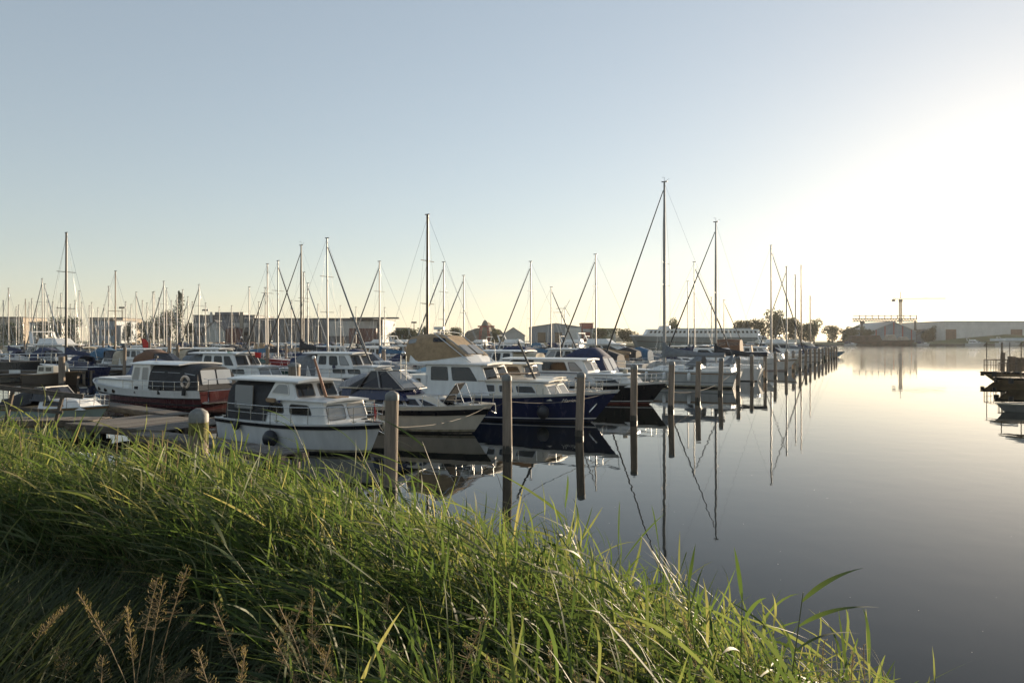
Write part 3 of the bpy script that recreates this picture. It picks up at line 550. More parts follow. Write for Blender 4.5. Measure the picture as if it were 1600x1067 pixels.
for k, t in enumerate((.30, .47, .60)):
    fender(wl(b7, h7.P(t, .92, 1, .16)), .13, .62, fend_w, .45, 'white fender on the hull of the tallest masted yacht, %s' % ('below its cockpit', 'under its boom', 'below its mast foot')[k], 'white fenders along the big sailing yacht')
w = MB(); w.tube([(.1, .9, 1.2), (.05, .9, 1.75), (.05, -.9, 1.75), (.1, -.9, 1.2)], .02, 6); w.build('pushpit', steel, b7)
b8, h8 = yacht('sailing_yacht', 'white sailing yacht with tall grey mast and dark sail cover rising over its boom', atd(1192, 62.0), HI, 9.0, 3.2, white, .445, 14.05, alu, canv_black, (canv_black, .93), 4.4, 1.25, 1.1, spr=(.5,), r=.10)
# 8 white motor yacht with sloping bow, bow outward
b9 = boat('motor_yacht', 'white motor yacht with swept windscreen and a tan flag behind the row of piles', 'motor yacht', atd(1215, 73.0), HD, 9.5)
h9 = Hull(9.5, 3.2, 1.75, 1.3, rake=1.5, p=2.1); hullset(b9, h9, white, (.62, .68, greywhite), antif, white, (.5, 1.0, .5, 6, .016))
f = cabin(b9, 1.0, 6.6, 1.25, 1.0, 1.4, 2.7, 2.2, .2, white, 'cabin', .2, .8, .1); both(b9, f, [(.12, .5), (.50, .5), (.42, .86), (.14, .86)], r=.1); both(b9, f, [(.54, .5), (.88, .5), (.66, .8), (.5, .86)], r=.1); fronts(b9, f, .06, .95, .3, .9, pm=vinyl)
MB().hexa([(7.0, -.2, 2.2), (7.05, -.2, 2.2), (7.05, .5, 2.2), (7.0, .5, 2.2)], [(6.9, -.35, 3.0), (6.95, -.35, 3.0), (6.95, .45, 3.0), (6.9, .45, 3.0)]).build('flag_cloth', canv_tan, b9)
# 9 ketch-like canopy boat with tan top
b10 = boat('motor_cruiser', 'white cruiser with brown topped clear cockpit tent near the far piles', 'motorboat', atd(1247, 82.0), HD, 9.5)
h10 = Hull(9.5, 3.2, 1.5, 1.2, rake=1.2); hullset(b10, h10, white, (.8, .88, teak), redboot, white, (.2, 1.0, .6, 8, .018))
f = cabin(b10, 3.0, 7.2, 1.2, 1.0, 1.3, 2.2, 1.0, 0, white, 'cabin', .1, .8, .08); both(b10, f, rect(.1, .45, .35, .8)); both(b10, f, rect(.52, .82, .35, .8)); fronts(b10, f, pm=vinyl)
P = hood(b10, [(.3, .3, 1.25, 1.3, 3.6), (1.7, 1.7, 1.3, 1.4, 3.7), (3.3, 3.2, 1.2, 1.6, 3.6)], canv_brown, 'cockpit_tent', cap1=True)
for i, j in ((0, 1), (1, 2)): hood_window(b10, P, i, j, 1, 2, .06, .94, .0, 1.0, vinyl_brown); hood_window(b10, P, i, j, 7, 6, .06, .94, .0, 1.0, vinyl_brown)

# deck gear that the near boats carry
stain = mat('waterline stain', (.30, .27, .19), .6, .3, 4)
def coil(bt, p, r=.16):
    MB().tube([(p[0] + r * (1 - .03 * i) * math.cos(i * .7), p[1] + r * (1 - .03 * i) * math.sin(i * .7), p[2] + .012 * (i // 9)) for i in range(26)], .014, 5).build('rope_coil', rope_m, bt)
def gear(bt, h, anchor=True, st=True):
    for t in (.06, .5, .9):
        for sd in (1, -1):
            a = h.P(t, 1, sd, -.10); MB().bar(a + Vector((-.11, 0, .07)), a + Vector((.11, 0, .07)), .03).bar(a + Vector((0, 0, -.03)), a + Vector((0, 0, .07)), .05).build('cleat', steel, bt)
    if anchor:
        a = h.P(1, 1, 1, 0); w = MB(); w.bar(a + Vector((-.45, 0, .05)), a + Vector((.08, 0, .03)), .09, .06); w.tube([a + Vector((.10, 0, .02)), a + Vector((.12, 0, -.28))], .02, 5); w.tube([a + Vector((.02, -.16, -.22)), a + Vector((.12, 0, -.33)), a + Vector((.02, .16, -.22))], .022, 5); w.build('bow_anchor', steel, bt)
    if st: h.band(.072, .15, .004, 1).build('waterline_stain', stain, bt)
gear(b1, h1_); gear(b2, h2); gear(b3, h3, False, False); gear(b4, h4); gear(b5, h5, True, False); gear(b6, h6); gear(b7, h7); gear(b9, h9)
coil(b1, (6.0, .25, 1.04)); coil(b2, (6.3, .3, 1.17)); coil(b3, (8.8, -.3, 1.32)); coil(b5, (8.6, .2, 1.22))
for bt, x, y, z in ((b1, 3.95, -.42, 1.70), (b1, 3.95, .42, 1.70), (b3, 4.85, -.5, 1.80), (b3, 4.85, .5, 1.80), (b5, 5.35, -.45, 1.85), (b5, 5.35, .45, 1.85)):
    MB().bar((x + .06, y, z), (x - .06, y + .12, z + .30), .018).build('wiper', rubber, bt)
for bt, a, ht in ((b1, (2.0, .7, 2.25), 1.0), (b3, (1.0, -.6, 3.8), 1.5), (b4, (2.2, .5, 2.35), 1.2), (b5, (3.0, .6, 2.5), 1.3)): MB().tube([a, (a[0] - .1, a[1], a[2] + ht)], [.012, .005], 5).build('whip_aerial', white_flat, bt)
# ---------------------------------------------------------------- docks, each plank a part
def dock(label, a, b, w, z=.5, pw=.16, gap=.016, beams=True, name='jetty', legs=True, cat='jetty'):
    a = Vector(a); b = Vector(b); L = (b - a).length; hd = math.atan2((b - a).y, (b - a).x); o = empty(name, (a.x, a.y, z), hd); tag(o, label, cat)
    n = max(1, int(L / (pw + gap))); meshes = []
    for k in range(3):
        mb = MB(); mb.box(-pw / 2, pw / 2, -w / 2, w / 2, -.045, 0); meshes.append(mb.mesh('plank', plank[k]))
    for i in range(n):
        q = bpy.data.objects.new('plank', meshes[random.randrange(3)]); COL.objects.link(q); q.parent = o
        q.location = ((i + .5) * (pw + gap), random.uniform(-.012, .012), random.uniform(-.004, .006)); q.rotation_euler = (0, random.uniform(-.006, .006), random.uniform(-.006, .006))
    for s in (-1, 1):
        MB().box(0, L, s * (w / 2 - .12) - .07, s * (w / 2 - .12) + .07, -.27, -.048).build('beam', beam_m, o)
        MB().box(.02, L - .02, s * (w / 2 + .02) - .02, s * (w / 2 + .02) + .02, -.20, -.03).build('fascia', beam_m, o)
    if legs:
        mb = MB().tube([(0, 0, -1.6), (0, 0, -.05)], .11, 8); lm = mb.mesh('leg', pile_m)
        for i in range(max(2, int(L / 4) + 1)):
            x = min(L - .2, .2 + i * (L - .4) / max(1, int(L / 4)))
            for s in (-1, 1): q = bpy.data.objects.new('leg', lm); COL.objects.link(q); q.parent = o; q.location = (x, s * (w / 2 - .25), 0)
    return o
PA = Vector((-13.6, 25.2, 0))
dock('weathered plank finger jetty along the white cabin cruiser', (-12.3, 23.9, 0), (-5.9, 19.4, 0), .95, .46)
dock('wide plank landing stage between the reeds and the red hulled boat', (-15.5, 27.6, 0), (-10.9, 25.3, 0), 3.4, .5)
dock('long plank jetty running out behind the sterns of the moored boats', Vector((-9.9, 27.6, 0)), row(62, 12.2), 1.7, .5, .30, .02)
dock('plank finger jetty along the red hulled boat', (-21.0, 35.6, 0), (-13.4, 29.2, 0), .9, .5)
dock('plank gangway with a handrail crossing from the reed bank', (-27.5, 26.4, 0), (-15.5, 27.2, 0), 1.3, .55)
# handrail of the gangway
g = empty('handrail', (0, 0, 0)); tag(g, 'weathered timber handrail standing beside the plank gangway', 'handrail')
hp = []
for px, py, d in ((-70, 600, 24.4), (20, 611, 24.8), (98, 618, 25.3)):
    p = atd(px, d, 0); z = zat(py, d); hp.append(Vector((p.x, p.y, z)))
    MB().bar((p.x - .38, p.y + .1, .35), (p.x, p.y, z), .11, .09, (0, 1, 0)).build('post', beam_m, g, .01)
e = atd(130, 25.6); hp.append(Vector((e.x, e.y, zat(621, 25.6))))
MB().bar(hp[0] + Vector((0, 0, .05)), hp[-1] + Vector((0, 0, .03)), .10, .17).build('top_rail', plank[1], g, .01)
MB().bar(hp[0] - Vector((0, 0, .62)), hp[2] - Vector((0, 0, .60)), .07, .12).build('mid_rail', plank[1], g, .01)
# ---------------------------------------------------------------- mooring piles
def pile_proto(r, top, capm=True, mossy=True):
    o = empty('mooring_pile'); n = 14; rings = []
    mb = MB(); zs = [-1.6, -.2, .3, top * .5, top - .10]
    for i, z in enumerate(zs): rings.append([(r * (1.03 - .05 * i / 4) * (1 + .03 * math.sin(3 * k + i)) * math.cos(2 * math.pi * k / n), r * (1.03 - .05 * i / 4) * (1 + .03 * math.sin(3 * k + i)) * math.sin(2 * math.pi * k / n), z) for k in range(n)])
    mb.loft(rings, smooth=True); mb.build('post', pile_m, o)
    if capm: MB().tube([(0, 0, top - .16), (0, 0, top - .05), (0, 0, top), (0, 0, top + .05)], [r * 1.06, r * 1.06, r * .9, r * .35], 14).build('cap', pile_cap, o)
    MB().tube([(0, 0, -.4), (0, 0, .14), (0, 0, .24)], [r * 1.07, r * 1.06, r * 1.02], 14).build('wet_foot', slime, o)
    if mossy:
        mb = MB(); k = 14; hs = [random.uniform(.12, .38) for _ in range(k)]
        mb.loft([[(r * 1.025 * math.cos(2 * math.pi * i / k), r * 1.025 * math.sin(2 * math.pi * i / k), top - .17) for i in range(k)], [(r * 1.02 * math.cos(2 * math.pi * i / k), r * 1.02 * math.sin(2 * math.pi * i / k), top - .17 - hs[i]) for i in range(k)]], True, False, False, True); mb.build('moss_collar', moss, o)
    remember(o); return o
PP = [pile_proto(.155, 2.36), pile_proto(.15, 2.36, True, False), pile_proto(.15, 2.40, False, False)]
PILES = []
used = set()
def pile(p, label, kind=0, s=1.0, group='mooring piles standing in the harbour', top=None, lean=0.0):
    if kind in used: o = copy_tree(PP[kind])
    else: o = PP[kind]; used.add(kind)
    o.location = (p[0], p[1], 0); o.rotation_euler = (random.gauss(0, .014) + lean, random.gauss(0, .014), random.uniform(0, 6)); o.scale = (s, s, (top / 2.4) if top else random.uniform(.97, 1.03))
    tag(o, label, 'mooring pile', group); PILES.append(Vector((p[0], p[1], 0))); return o
pile(atd(309, 11.3), 'stout mossy capped pile rising out of the reeds before the plank finger jetty', 0, .92, top=2.42)
pile(atd(610, 16.1), 'tall capped pile at the bow of the white cabin cruiser', 1, 1.0, top=2.36)
front = [(793, 708, 'capped pile at the bow of the cream sport cruiser'), (905, 681, 'capped pile standing across the painted name on the navy bow'), (990, 657, 'capped pile before the black bow, first of two'), (1048, 640, 'capped pile just past the tip of the black bow'),
         (1090, 627, 'pile before the white fenders of the tallest masted yacht'), (1125, 615, 'pile before the middle of the tallest masted yacht'), (1153, 607, 'pile at the stern of the tallest masted yacht'), (1175, 599, 'pile in the gap after the tallest masted yacht'),
         (1195.6, 594, 'pile before the hull of the white motor yacht with the tan flag'), (1211.6, 589, 'pile at the bow of the white motor yacht with the tan flag')]
for px, py, lb in front: pile(at(px, py), lb, 1 if py > 630 else random.choice((1, 2)))
for i in range(13):
    d = 77 + i * 5.7; pile(Vector((2.47 + .532 * (d - 26.3), d, 0)), 'grey pile in the far end of the long row bordering the open water', random.choice((1, 2)), 1.15)
near_piles = [(97, 603, 555, 1.5, 'thick two tone pile before the wooden boat with the lifebuoy'), (58, 572, 528, 1.3, 'sunlit golden pile standing at the black barge'), (38, 572, 530, .9, 'slim pile beside the golden one at the black barge'), (194, 590, 541, 1.0, 'pile before the slate blue tent boat'),
              (122, 578, 534, 1.0, 'pile behind the boat carrying a lifebuoy'), (162, 573, 530, .9, 'pale slim pile beyond the slate blue tent boat'), (265, 585, 527, 1.1, 'tall pile beyond the red hulled boat'), (278, 586, 537, 1.1, 'stubby pale pile beyond the red hulled boat'), (418, 597, 541, 1.0, 'sunlit pile before the bright red sailing yacht'), (233, 575, 530, .9, 'pile close to the red flag'),
              (459, 640, 567, 2.0, 'thick dark dolphin pile behind the white cabin cruiser'), (536, 570, 525, .9, 'brown pile before the long grey warehouse'), (600, 590, 545, 1.2, 'dark pile beside the tan canopy boat')]
for px, wl_, ty, s, lb in near_piles:
    p = at(px, wl_); t = zat(ty, p.y); pile(p, lb, random.choice((1, 2)), s, top=max(1.5, t))
# mooring lines
rope(wl(b1, (6.9, -.05, 1.0)), at(610, 776) + Vector((0, 0, 1.5)), .15, label='mooring line from the bow of the white cabin cruiser to its pile')
rope(wl(b2, (7.1, -.1, 1.1)), at(610, 776) + Vector((0, .1, 1.55)), .22, .008, label='long slack mooring line from the cream bow to the pile by the reeds')
rope(wl(b2, (7.1, .1, 1.12)), at(793, 708) + Vector((0, 0, 1.7)), .12, .008, label='mooring line from the cream bow to the next pile')
rope(wl(b3, (10.3, -.1, 1.4)), at(793, 708) + Vector((.1, 0, 1.6)), .22, .008, label='mooring line from the navy bow back to the pile before it')
rope(wl(b3, (10.4, .1, 1.4)), at(905, 681) + Vector((0, 0, 1.7)), .1, .008, label='short mooring line from the navy bow to the pile across its name')
rope(wl(b5, (9.4, .1, 1.3)), at(1048, 640) + Vector((0, 0, 1.8)), .15, .009, label='mooring line from the black bow to the pile past its tip')
rope(wl(b7, h7.P(.02, 1, 1)), at(1048, 640) + Vector((0, 0, .9)), .5, .013, rope_d, label='dark slack mooring line along the side of the tallest masted yacht')
# white sign board on the left hand dock
# ---------------------------------------------------------------- boats on the inner side of the jetty
# red and white steel cruiser with black canopy, bow away
HR = math.atan2(.46, -.887)
b11 = boat('steel_cruiser', 'dark red hulled Dutch steel cruiser with white upper hull and black cockpit canopy', 'motorboat', (-15.0, 37.0, 0), HR, 11.2, 'stern'); b11.scale = (.93, .93, .81)
hr = Hull(11.2, 3.5, 1.55, 1.15, rake=.6, tm=.5, sw=.82, p=3.0, wl=.9, dip=.12)
hullset(b11, hr, redp, None, antif, deckgrey, None, bottom=False); hr.band(.62, 1.0, .012, 2).build('upper_hull', white, b11); hr.band(.57, .64, .04, 1).build('rubbing_strake', antif, b11); hr.band(-.9, .30, .008, 3).build('black_bottom', antif, b11); hr.band(.96, 1.06, .03, 1).build('bulwark_cap', white, b11)
hr.rail(.02, .55, .62, 7, .02, .12).build('guard_rail', steel, b11)
f = cabin(b11, 5.8, 9.6, 1.35, 1.25, 1.1, 1.72, .25, 0, white, 'trunk_cabin', .1, .8, .06, -.1)
roofslab(b11, 5.7, 9.7, 1.4, 1.15, 1.75, .07, deckgrey, .06, 'trunk_roof')
for t in (.62, .70, .78): a = hr.P(t, .82, 1, .012); MB().tube([a, a + Vector((0, .02, 0))], .15, 14).build('porthole', glass_dark, b11)
f = cabin(b11, 4.2, 6.1, 1.4, 1.3, 1.1, 2.75, .3, 0, white, 'wheelhouse', .06, .95, .04); both(b11, f, rect(.08, .42, .38, .9), r=.06, fm=aluframe, pm=vinyl); both(b11, f, rect(.55, .92, .38, .9, 0, -.05), r=.06, fm=aluframe, pm=vinyl); fronts(b11, f, .1, .93, .42, .9, r=.05)
roofslab(b11, 1.6, 6.1, 1.46, 1.36, 2.82, .08, white, .14)
P = hood(b11, [(.25, .55, 1.35, 1.2, 2.62), (1.5, 1.55, 1.42, 1.2, 2.84), (4.25, 4.25, 1.44, 1.2, 2.9)], canv_black, 'cockpit_canopy', boxy=.5)
cap_window(b11, P, 0, -1.0, -.05, 1.55, 2.45, vinyl_bright, -.03); cap_window(b11, P, 0, .05, 1.0, 1.55, 2.45, vinyl_bright, -.03)
for k in ((1, 3), (7, 5)):
    hood_window(b11, P, 1, 2, k[0], k[1], .08, .46, .05, .75, vinyl_bright); hood_window(b11, P, 1, 2, k[0], k[1], .54, .94, .05, .75, vinyl_bright); hood_window(b11, P, 0, 1, k[0], k[1], .14, .9, .05, .75, vinyl_bright)
w = MB(); w.tube([(5.5, 0, 2.9), (5.5, 0, 3.15)], .03, 6); w.ball((5.5, 0, 3.2), .13, n=8, m=5); w.build('search_light', darkmast, b11)
w = MB(); [w.tube([(-.05, s, .5), (-.4, s, .55), (-.4, s, 1.9), (-.05, s, 1.95)], .025, 5) for s in (1.2, -1.2)]; w.tube([(-.4, 1.2, 1.9), (-.4, -1.2, 1.9)], .025, 5); w.tube([(-.4, 1.2, 1.2), (-.4, -1.2, 1.2)], .02, 5); w.box(-.6, -.02, -1.3, 1.3, .42, .48); w.build('stern_platform', steel, b11)
w = MB(); [w.tube([(1.0 + 2 * i, 1.62, 1.35), (1.0 + 2 * i, 1.66, .9)], .1, 8) for i in range(3)]; w.build('step_fenders', rubber, b11)
lb = empty('lifebuoy', wl(b11, (.9, 1.62, 1.75)), HR); tag(lb, 'horseshoe lifebuoy hung on the stern rail of the red hulled cruiser', 'lifebuoy')
MB().tube([(.28 * math.cos(a), 0, .28 * math.sin(a)) for a in np.linspace(-1.2, 4.3, 12)], .07, 7).build('ring', orange_life, lb)
# small white and green cabin boat at the gangway
b12 = boat('small_cabin_boat', 'small pale green and white cabin boat with open cockpit beside the timber handrail', 'motorboat', atd(180, 29.6), -.22, 5.2)
hs_ = Hull(4.9, 2.0, .82, .68, rake=.6); hullset(b12, hs_, greenp, (.86, .97, teak), antif, white, (.72, 1.0, .45, 3, .013))
f = cabin(b12, 2.1, 4.2, .78, .62, .66, 1.12, .5, 0, white, 'cabin', .06, .8, .06, .08); both(b12, f, rect(.12, .62, .3, .8, .02, -.04), r=.05, pm=glass, fm=teak)
f = cabin(b12, 1.7, 2.7, .76, .60, 1.0, 1.55, .42, .1, glass_dark, 'windscreen', .1, .9, .01); w = MB(); [w.bar((2.7, s * .70, 1.02), (2.28, s * .57, 1.56), .05) for s in (1, -1)]; w.bar((2.3, .57, 1.56), (2.3, -.57, 1.56), .05); w.build('windscreen_frame', alu, b12)
hood(b12, [(.15, .2, .8, .66, 1.0), (.8, .9, .8, .66, 1.3), (1.8, 1.8, .76, .9, 1.52)], canv_black, 'cockpit_cover')
MB().hexa([(-.4, -.2, .3), (-.05, -.2, .35), (-.05, .2, .35), (-.4, .2, .3)], [(-.36, -.18, 1.0), (-.08, -.18, 1.02), (-.08, .18, 1.02), (-.36, .18, 1.0)]).build('outboard_motor', darkmast, b12, .05)
# white Dutch cruisers A and B
def dutch(label, p, L, hm, extra=None, hd=HOUT, name='cabin_cruiser', wm=None, group=None, roofm=None, canv=canv_grey):
    b = boat(name, label, 'motorboat', p, hd, L, 'bow', group); k = L / 9; h = Hull(L, 3.0 * k ** .5, 1.3, 1.0, rake=.7, p=2.5, tm=.5)
    hullset(b, h, hm, (.80, .92, blackp), antif, deckwhite, (.1, 1.0, .55, 8, .015))
    f = cabin(b, 1.6 * k, 7.6 * k, 1.2, 1.1, 1.0, 1.78, .4, 0, white, 'trunk_cabin', .05, .86, .05, .05); both(b, f, rect(.40, .58, .4, .82), cm=wm, r=.08); both(b, f, rect(.62, .80, .4, .82), cm=wm, r=.08); fronts(b, f, pm=vinyl)
    roofslab(b, 4.4 * k, 7.5 * k, 1.15, .95, 1.82, .06, white, .05, 'trunk_roof')
    f = cabin(b, 2.4 * k, 5.7 * k, 1.2, 1.02, 1.6, 2.62, .55, .1, white, 'wheelhouse', .08, .93, .05); both(b, f, rect(.08, .30, .28, .85), r=.08); both(b, f, rect(.38, .62, .24, .85), r=.1); both(b, f, [(.68, .24), (.93, .24), (.86, .85), (.68, .85)], r=.08, pm=vinyl if not wm else glass); fronts(b, f, .08, .93, .25, .88, pm=glass)
    roofslab(b, 1.3 * k, 5.5 * k, 1.22, 1.06, 2.66, .07, roofm or white, .08)
    P = hood(b, [(.4, .5, 1.15, 1.05, 2.5), (2.4 * k, 2.5 * k, 1.18, 1.1, 2.62)], canv, 'stern_canopy'); hood_window(b, P, 0, 1, 1, 3, .15, .85, .2, .7, vinyl); hood_window(b, P, 0, 1, 7, 5, .15, .85, .2, .7, vinyl)
    return b, h
bA, hA = dutch('white cruiser with striped wheelhouse curtains and a lowered dark mast behind the red hulled boat', atd(452, 46.5), 9.6, white, wm=curtain_dark); foldmast(bA, (6.6, 0, 1.9), (5.2, 0, 3.7), darkmast, .055)
o = empty('signal_flag', wl(bA, (4.9, -.9, 2.75))); tag(o, 'green signal flag hanging by the wheelhouse with striped curtains', 'flag'); MB().slab([(0, 0, 0), (.4, 0, -.05), (.45, .05, -.5), (.05, .05, -.45)], (0, 1, 0), .01).build('cloth', flag_g, o)
o = empty('signal_flag', wl(bA, (5.9, .5, 2.7))); tag(o, 'red signal flag hanging by the wheelhouse with striped curtains', 'flag'); MB().slab([(0, 0, 0), (.45, 0, -.02), (.4, .05, -.4), (.05, .05, -.35)], (0, 1, 0), .01).build('cloth', redflag, o)
bB, hB = dutch('white cruiser with rounded side windows and a dark lowered mast, amidst the inner berths', atd(632, 46.5), 9.0, white); foldmast(bB, (6.3, 0, 1.9), (5.0, 0, 4.0), blackp, .055)
MB().tube([(4.1, -1.2, 1.75), (4.1, -1.23, 1.75)], .13, 12).build('porthole', navy, bB)
# open boat with grey cover and outboard between them
b13 = boat('open_motorboat', 'low open motorboat with striped grey cover and a white outboard engine', 'motorboat', atd(478, 39.0), HOUT + math.pi, 6.2)
h13 = Hull(6.2, 2.3, .95, .8, rake=.7); hullset(b13, h13, navy, (.85, .97, white), antif, deckwhite, (.7, 1.0, .5, 3, .015))
hood(b13, [(.2, .3, .95, .8, 1.35), (1.8, 1.9, 1.0, .9, 1.85), (3.2, 2.9, .95, .9, 1.5)], mat('striped cover', (.42, .42, .43), .8, .4, 6, col2=(.10, .10, .12), stretch=(6, .2, .2)), 'cockpit_cover')
MB().hexa([(-.55, -.3, .5), (-.05, -.3, .55), (-.05, .3, .55), (-.55, .3, .5)], [(-.5, -.27, 1.35), (-.08, -.27, 1.4), (-.08, .27, 1.4), (-.5, .27, 1.35)]).build('outboard_motor', greywhite, b13, .07)
# slate tent boat
b14 = boat('tent_boat', 'moored boat wholly tented in slate blue canvas near the wooden boat', 'motorboat', atd(160, 52), HR, 7.5, 'bow'); b14.scale = (.66, .8, .78)
h14 = Hull(7.5, 2.7, 1.1, .9, rake=.6); hullset(b14, h14, greywhite, (.85, .96, teak), antif, deckwhite, None)
hood(b14, [(.3, .3, 1.2, .95, 2.7), (2.5, 2.5, 1.25, .95, 2.9), (5.2, 4.9, 1.15, 1.0, 2.6), (6.6, 5.6, .7, 1.1, 1.7)], canv_slate, 'canvas_tent', boxy=.8)
# clinker boat with a lifebuoy
wood = mat('dark varnished clinker', (.05, .032, .02), .5, .3, 3, stretch=(1, 1, 14))
b15 = boat('wooden_boat', 'brown clinker wooden boat with round bow and a lifebuoy on deck', 'wooden boat', atd(151, 55), HOUT, 8.5); b15.scale = (.72, .75, .78)
h15 = Hull(8.5, 3.0, 1.4, .95, rake=.3, p=3.4, tm=.55, wl=.92); h15.body().build('hull', wood, b15); h15.deck().build('deck', deckgrey, b15); h15.band(.94, 1.04, .04, 1).build('rubbing_strake', teak, b15)
for q in (.2, .4, .6, .8): h15.band(q, q + .035, .02, 1).build('strake', wood, b15)
f = cabin(b15, 2.5, 5.5, 1.0, .9, 1.0, 1.9, .2, .1, offwhite, 'cabin', .05, .9, .05); both(b15, f, rect(.1, .42, .4, .85)); both(b15, f, rect(.55, .9, .4, .85))
lb = empty('lifebuoy', wl(b15, (6.6, -.3, 1.75)), HOUT); tag(lb, 'round white lifebuoy standing on the brown wooden boat', 'lifebuoy'); MB().tube([(.38 * math.cos(a), 0, .38 * math.sin(a)) for a in np.linspace(0, 6.283, 15)], .1, 7).build('ring', offwhite, lb)
# black barges moored at the far left
for i, (px, d, L, lb_) in enumerate(((132, 74, 24, 'long black flat barge with a pale rail at the outer left berths'), (75, 100, 14, 'low black work barge behind the golden pile'))):
    bb = boat('barge', lb_, 'barge', atd(px, d), -.05, L); hb = Hull(L, 4.2, 1.5, 1.2, rake=1.0, p=4, tm=.7, sw=.95, wl=.97); hullset(bb, hb, blackp, (.9, 1.0, darkmast), antif, mat('barge deck', (.12, .11, .10), .8, .2), None, bottom=False)
    hb.rail(.05, .9, .75, 10, .03, .1).build('guard_rail', steel, bb); f = cabin(bb, 2, 6.5, 1.6, 1.5, 1.1, 2.1, .3, .1, mat('barge grey', (.14, .15, .16), .5), 'cabin', .1, .95, .06); both(bb, f, rect(.1, .45, .35, .8)); both(bb, f, rect(.55, .9, .35, .8))
# dock on the left with a white board
dock('dark plank jetty carrying a white board at the outer left berths', atd(-60, 66), atd(140, 66), 1.6, .75, .34, .02)
sb = empty('notice_board', atd(23, 64.9, .55)); tag(sb, 'blank white board fixed on the side of the dark jetty', 'sign'); MB().box(-.5, .5, -.03, .03, -.25, .28).build('panel', white_flat, sb)
MB().box(-.53, .53, -.035, -.005, .28, .32).build('frame', alu, sb)
# bright red sailing yacht with black cover
b16, h16 = yacht('sailing_yacht', 'bright red hulled sailing yacht with black sail cover and dark mast', atd(412, 74.0), HOUT + math.pi, 10.8, 3.2, redp2, .52, 13.0, darkmast, canv_black, (canv_black, .93), 3.6, 1.7, 1.5, 'bow', (.5,), .10, boot=antif, strake=(.55, .62, white))
# ---------------------------------------------------------------- the rest of the marina: prototypes copied with their parts
TAKEN = []                                             # (x, y, radius) of what already lies somewhere
for o in [o for o in bpy.data.objects if o.parent is None and o.get('category') in ('motorboat', 'motor yacht', 'sailboat', 'wooden boat', 'barge')]:
    c = o.matrix_basis @ Vector((4.5, 0, 0)); TAKEN.append((c.x, c.y, 3.6))
def free(p, r=2.6): return all((p.x - x) ** 2 + (p.y - y) ** 2 > (r + q) ** 2 for x, y, q in TAKEN)
def proto_sail(L, simple=False):
    b = boat('sailboat', '', 'sailboat', (0, 0, 0), 0, L, 'stern'); h = Hull(L, L * .31, 1.2, 1.0, .4, rake=L * .13, tm=.42, sw=.7, p=1.9, wl=.8, srake=.3)
    h.body().build('hull', white, b); h.deck().build('deck', deckwhite, b); h.band(.80, .90, .015, 1, 12).build('cove_stripe', navy, b); h.band(-.3, .08, .01, 1, 12).build('boot_top', antif, b)
    f = cabin(b, L * .24, L * .66, L * .095, L * .08, .9, 1.5, L * .12, .1, white, 'coachroof', .05, .6, 0, .1); both(b, f, rect(.1, .45, .4, .8), pm=glass_dark); both(b, f, rect(.52, .74, .4, .8), pm=glass_dark)
    hood(b, [(L * .2, L * .2, L * .085, 1.2, 2.0), (L * .3, L * .28, L * .09, 1.3, 2.1), (L * .37, L * .33, L * .08, 1.4, 1.7)], canv_navy, 'spray_hood', 7, cap0=False); h.rail(0, 1, .55, 6, .016, .05, False).build('guard_rail', steel, b)
    remember(b); return b, L
def rig(b, L, top, mm, cover, jib, thick=.08, spr=True, boomw=True):
    """mast, boom, sail cover and stays of one far boat; heights differ from boat to boat"""
    xm = L * .54; o = MB().tube([(xm, 0, 1.3), (xm, 0, top)], [thick, thick * .7], 6).build('mast', mm, b)
    if spr:
        for s in ((.55,) if top < 12 else (.42, .70)): MB().tube([(xm, -L * .085, 1.3 + (top - 1.3) * s), (xm, L * .085, 1.3 + (top - 1.3) * s)], .03, 4).build('spreader', mm, o)
    MB().tube([(xm - .2, 0, top + .05), (xm + .25, 0, top + .05)], .04, 4).build('wind_vane', darkmast, o)
    if boomw:
        bl = L * .38; MB().tube([(xm, 0, 2.15), (xm - bl, 0, 2.1)], .06, 5).build('boom', mm, b)
        MB().loft([[(xm - bl * u, -w, 2.1), (xm - bl * u, 0, 2.1 + hh), (xm - bl * u, w, 2.1)] for u, w, hh in ((0, .16, .95), (.12, .2, .55), (.5, .17, .42), (1, .08, .2))]).build('sail_cover', cover, b)
    if jib: MB().tube([(xm + .1, 0, 1.3 + (top - 1.3) * .93), (L - .2, 0, 1.6)], [.045, .10], 6).build('furled_sail', jib, b)
    w = MB(); w.tube([(xm, 0, top), (.1, 0, 1.1)], .014, 3); w.tube([(xm, 0, top - .2), (L - .1, 0, 1.3)], .014, 3); w.tube([(xm, 0, top * .72), (L * .8, 0, 1.3)], .012, 3)
    for s in (1, -1): w.tube([(xm, 0, top - .2), (xm, s * L * .085, 1.3 + (top - 1.3) * .55), (xm - .1, s * L * .14, 1.1)], .010, 3)
    w.build('standing_rigging', steel, b)
SP = [proto_sail(9.0), proto_sail(10.5)]
SWAPS = [({}, 'white'), ({'white gelcoat': offwhite}, 'cream'), ({'white gelcoat': navy, 'navy paint': white}, 'navy'), ({'white gelcoat': greywhite, 'navy paint': redp}, 'grey white'), ({'navy paint': redp, 'navy canvas': canv_tan}, 'white'), ({'white gelcoat': tealp, 'navy paint': white}, 'bottle green'), ({'white gelcoat': bluep, 'navy canvas': canv_grey}, 'pale blue')]
COVERS = [(canv_navy, 'navy'), (canv_black, 'black'), (canv_grey, 'grey'), (canv_blue, 'blue'), (canv_tan, 'tan')]
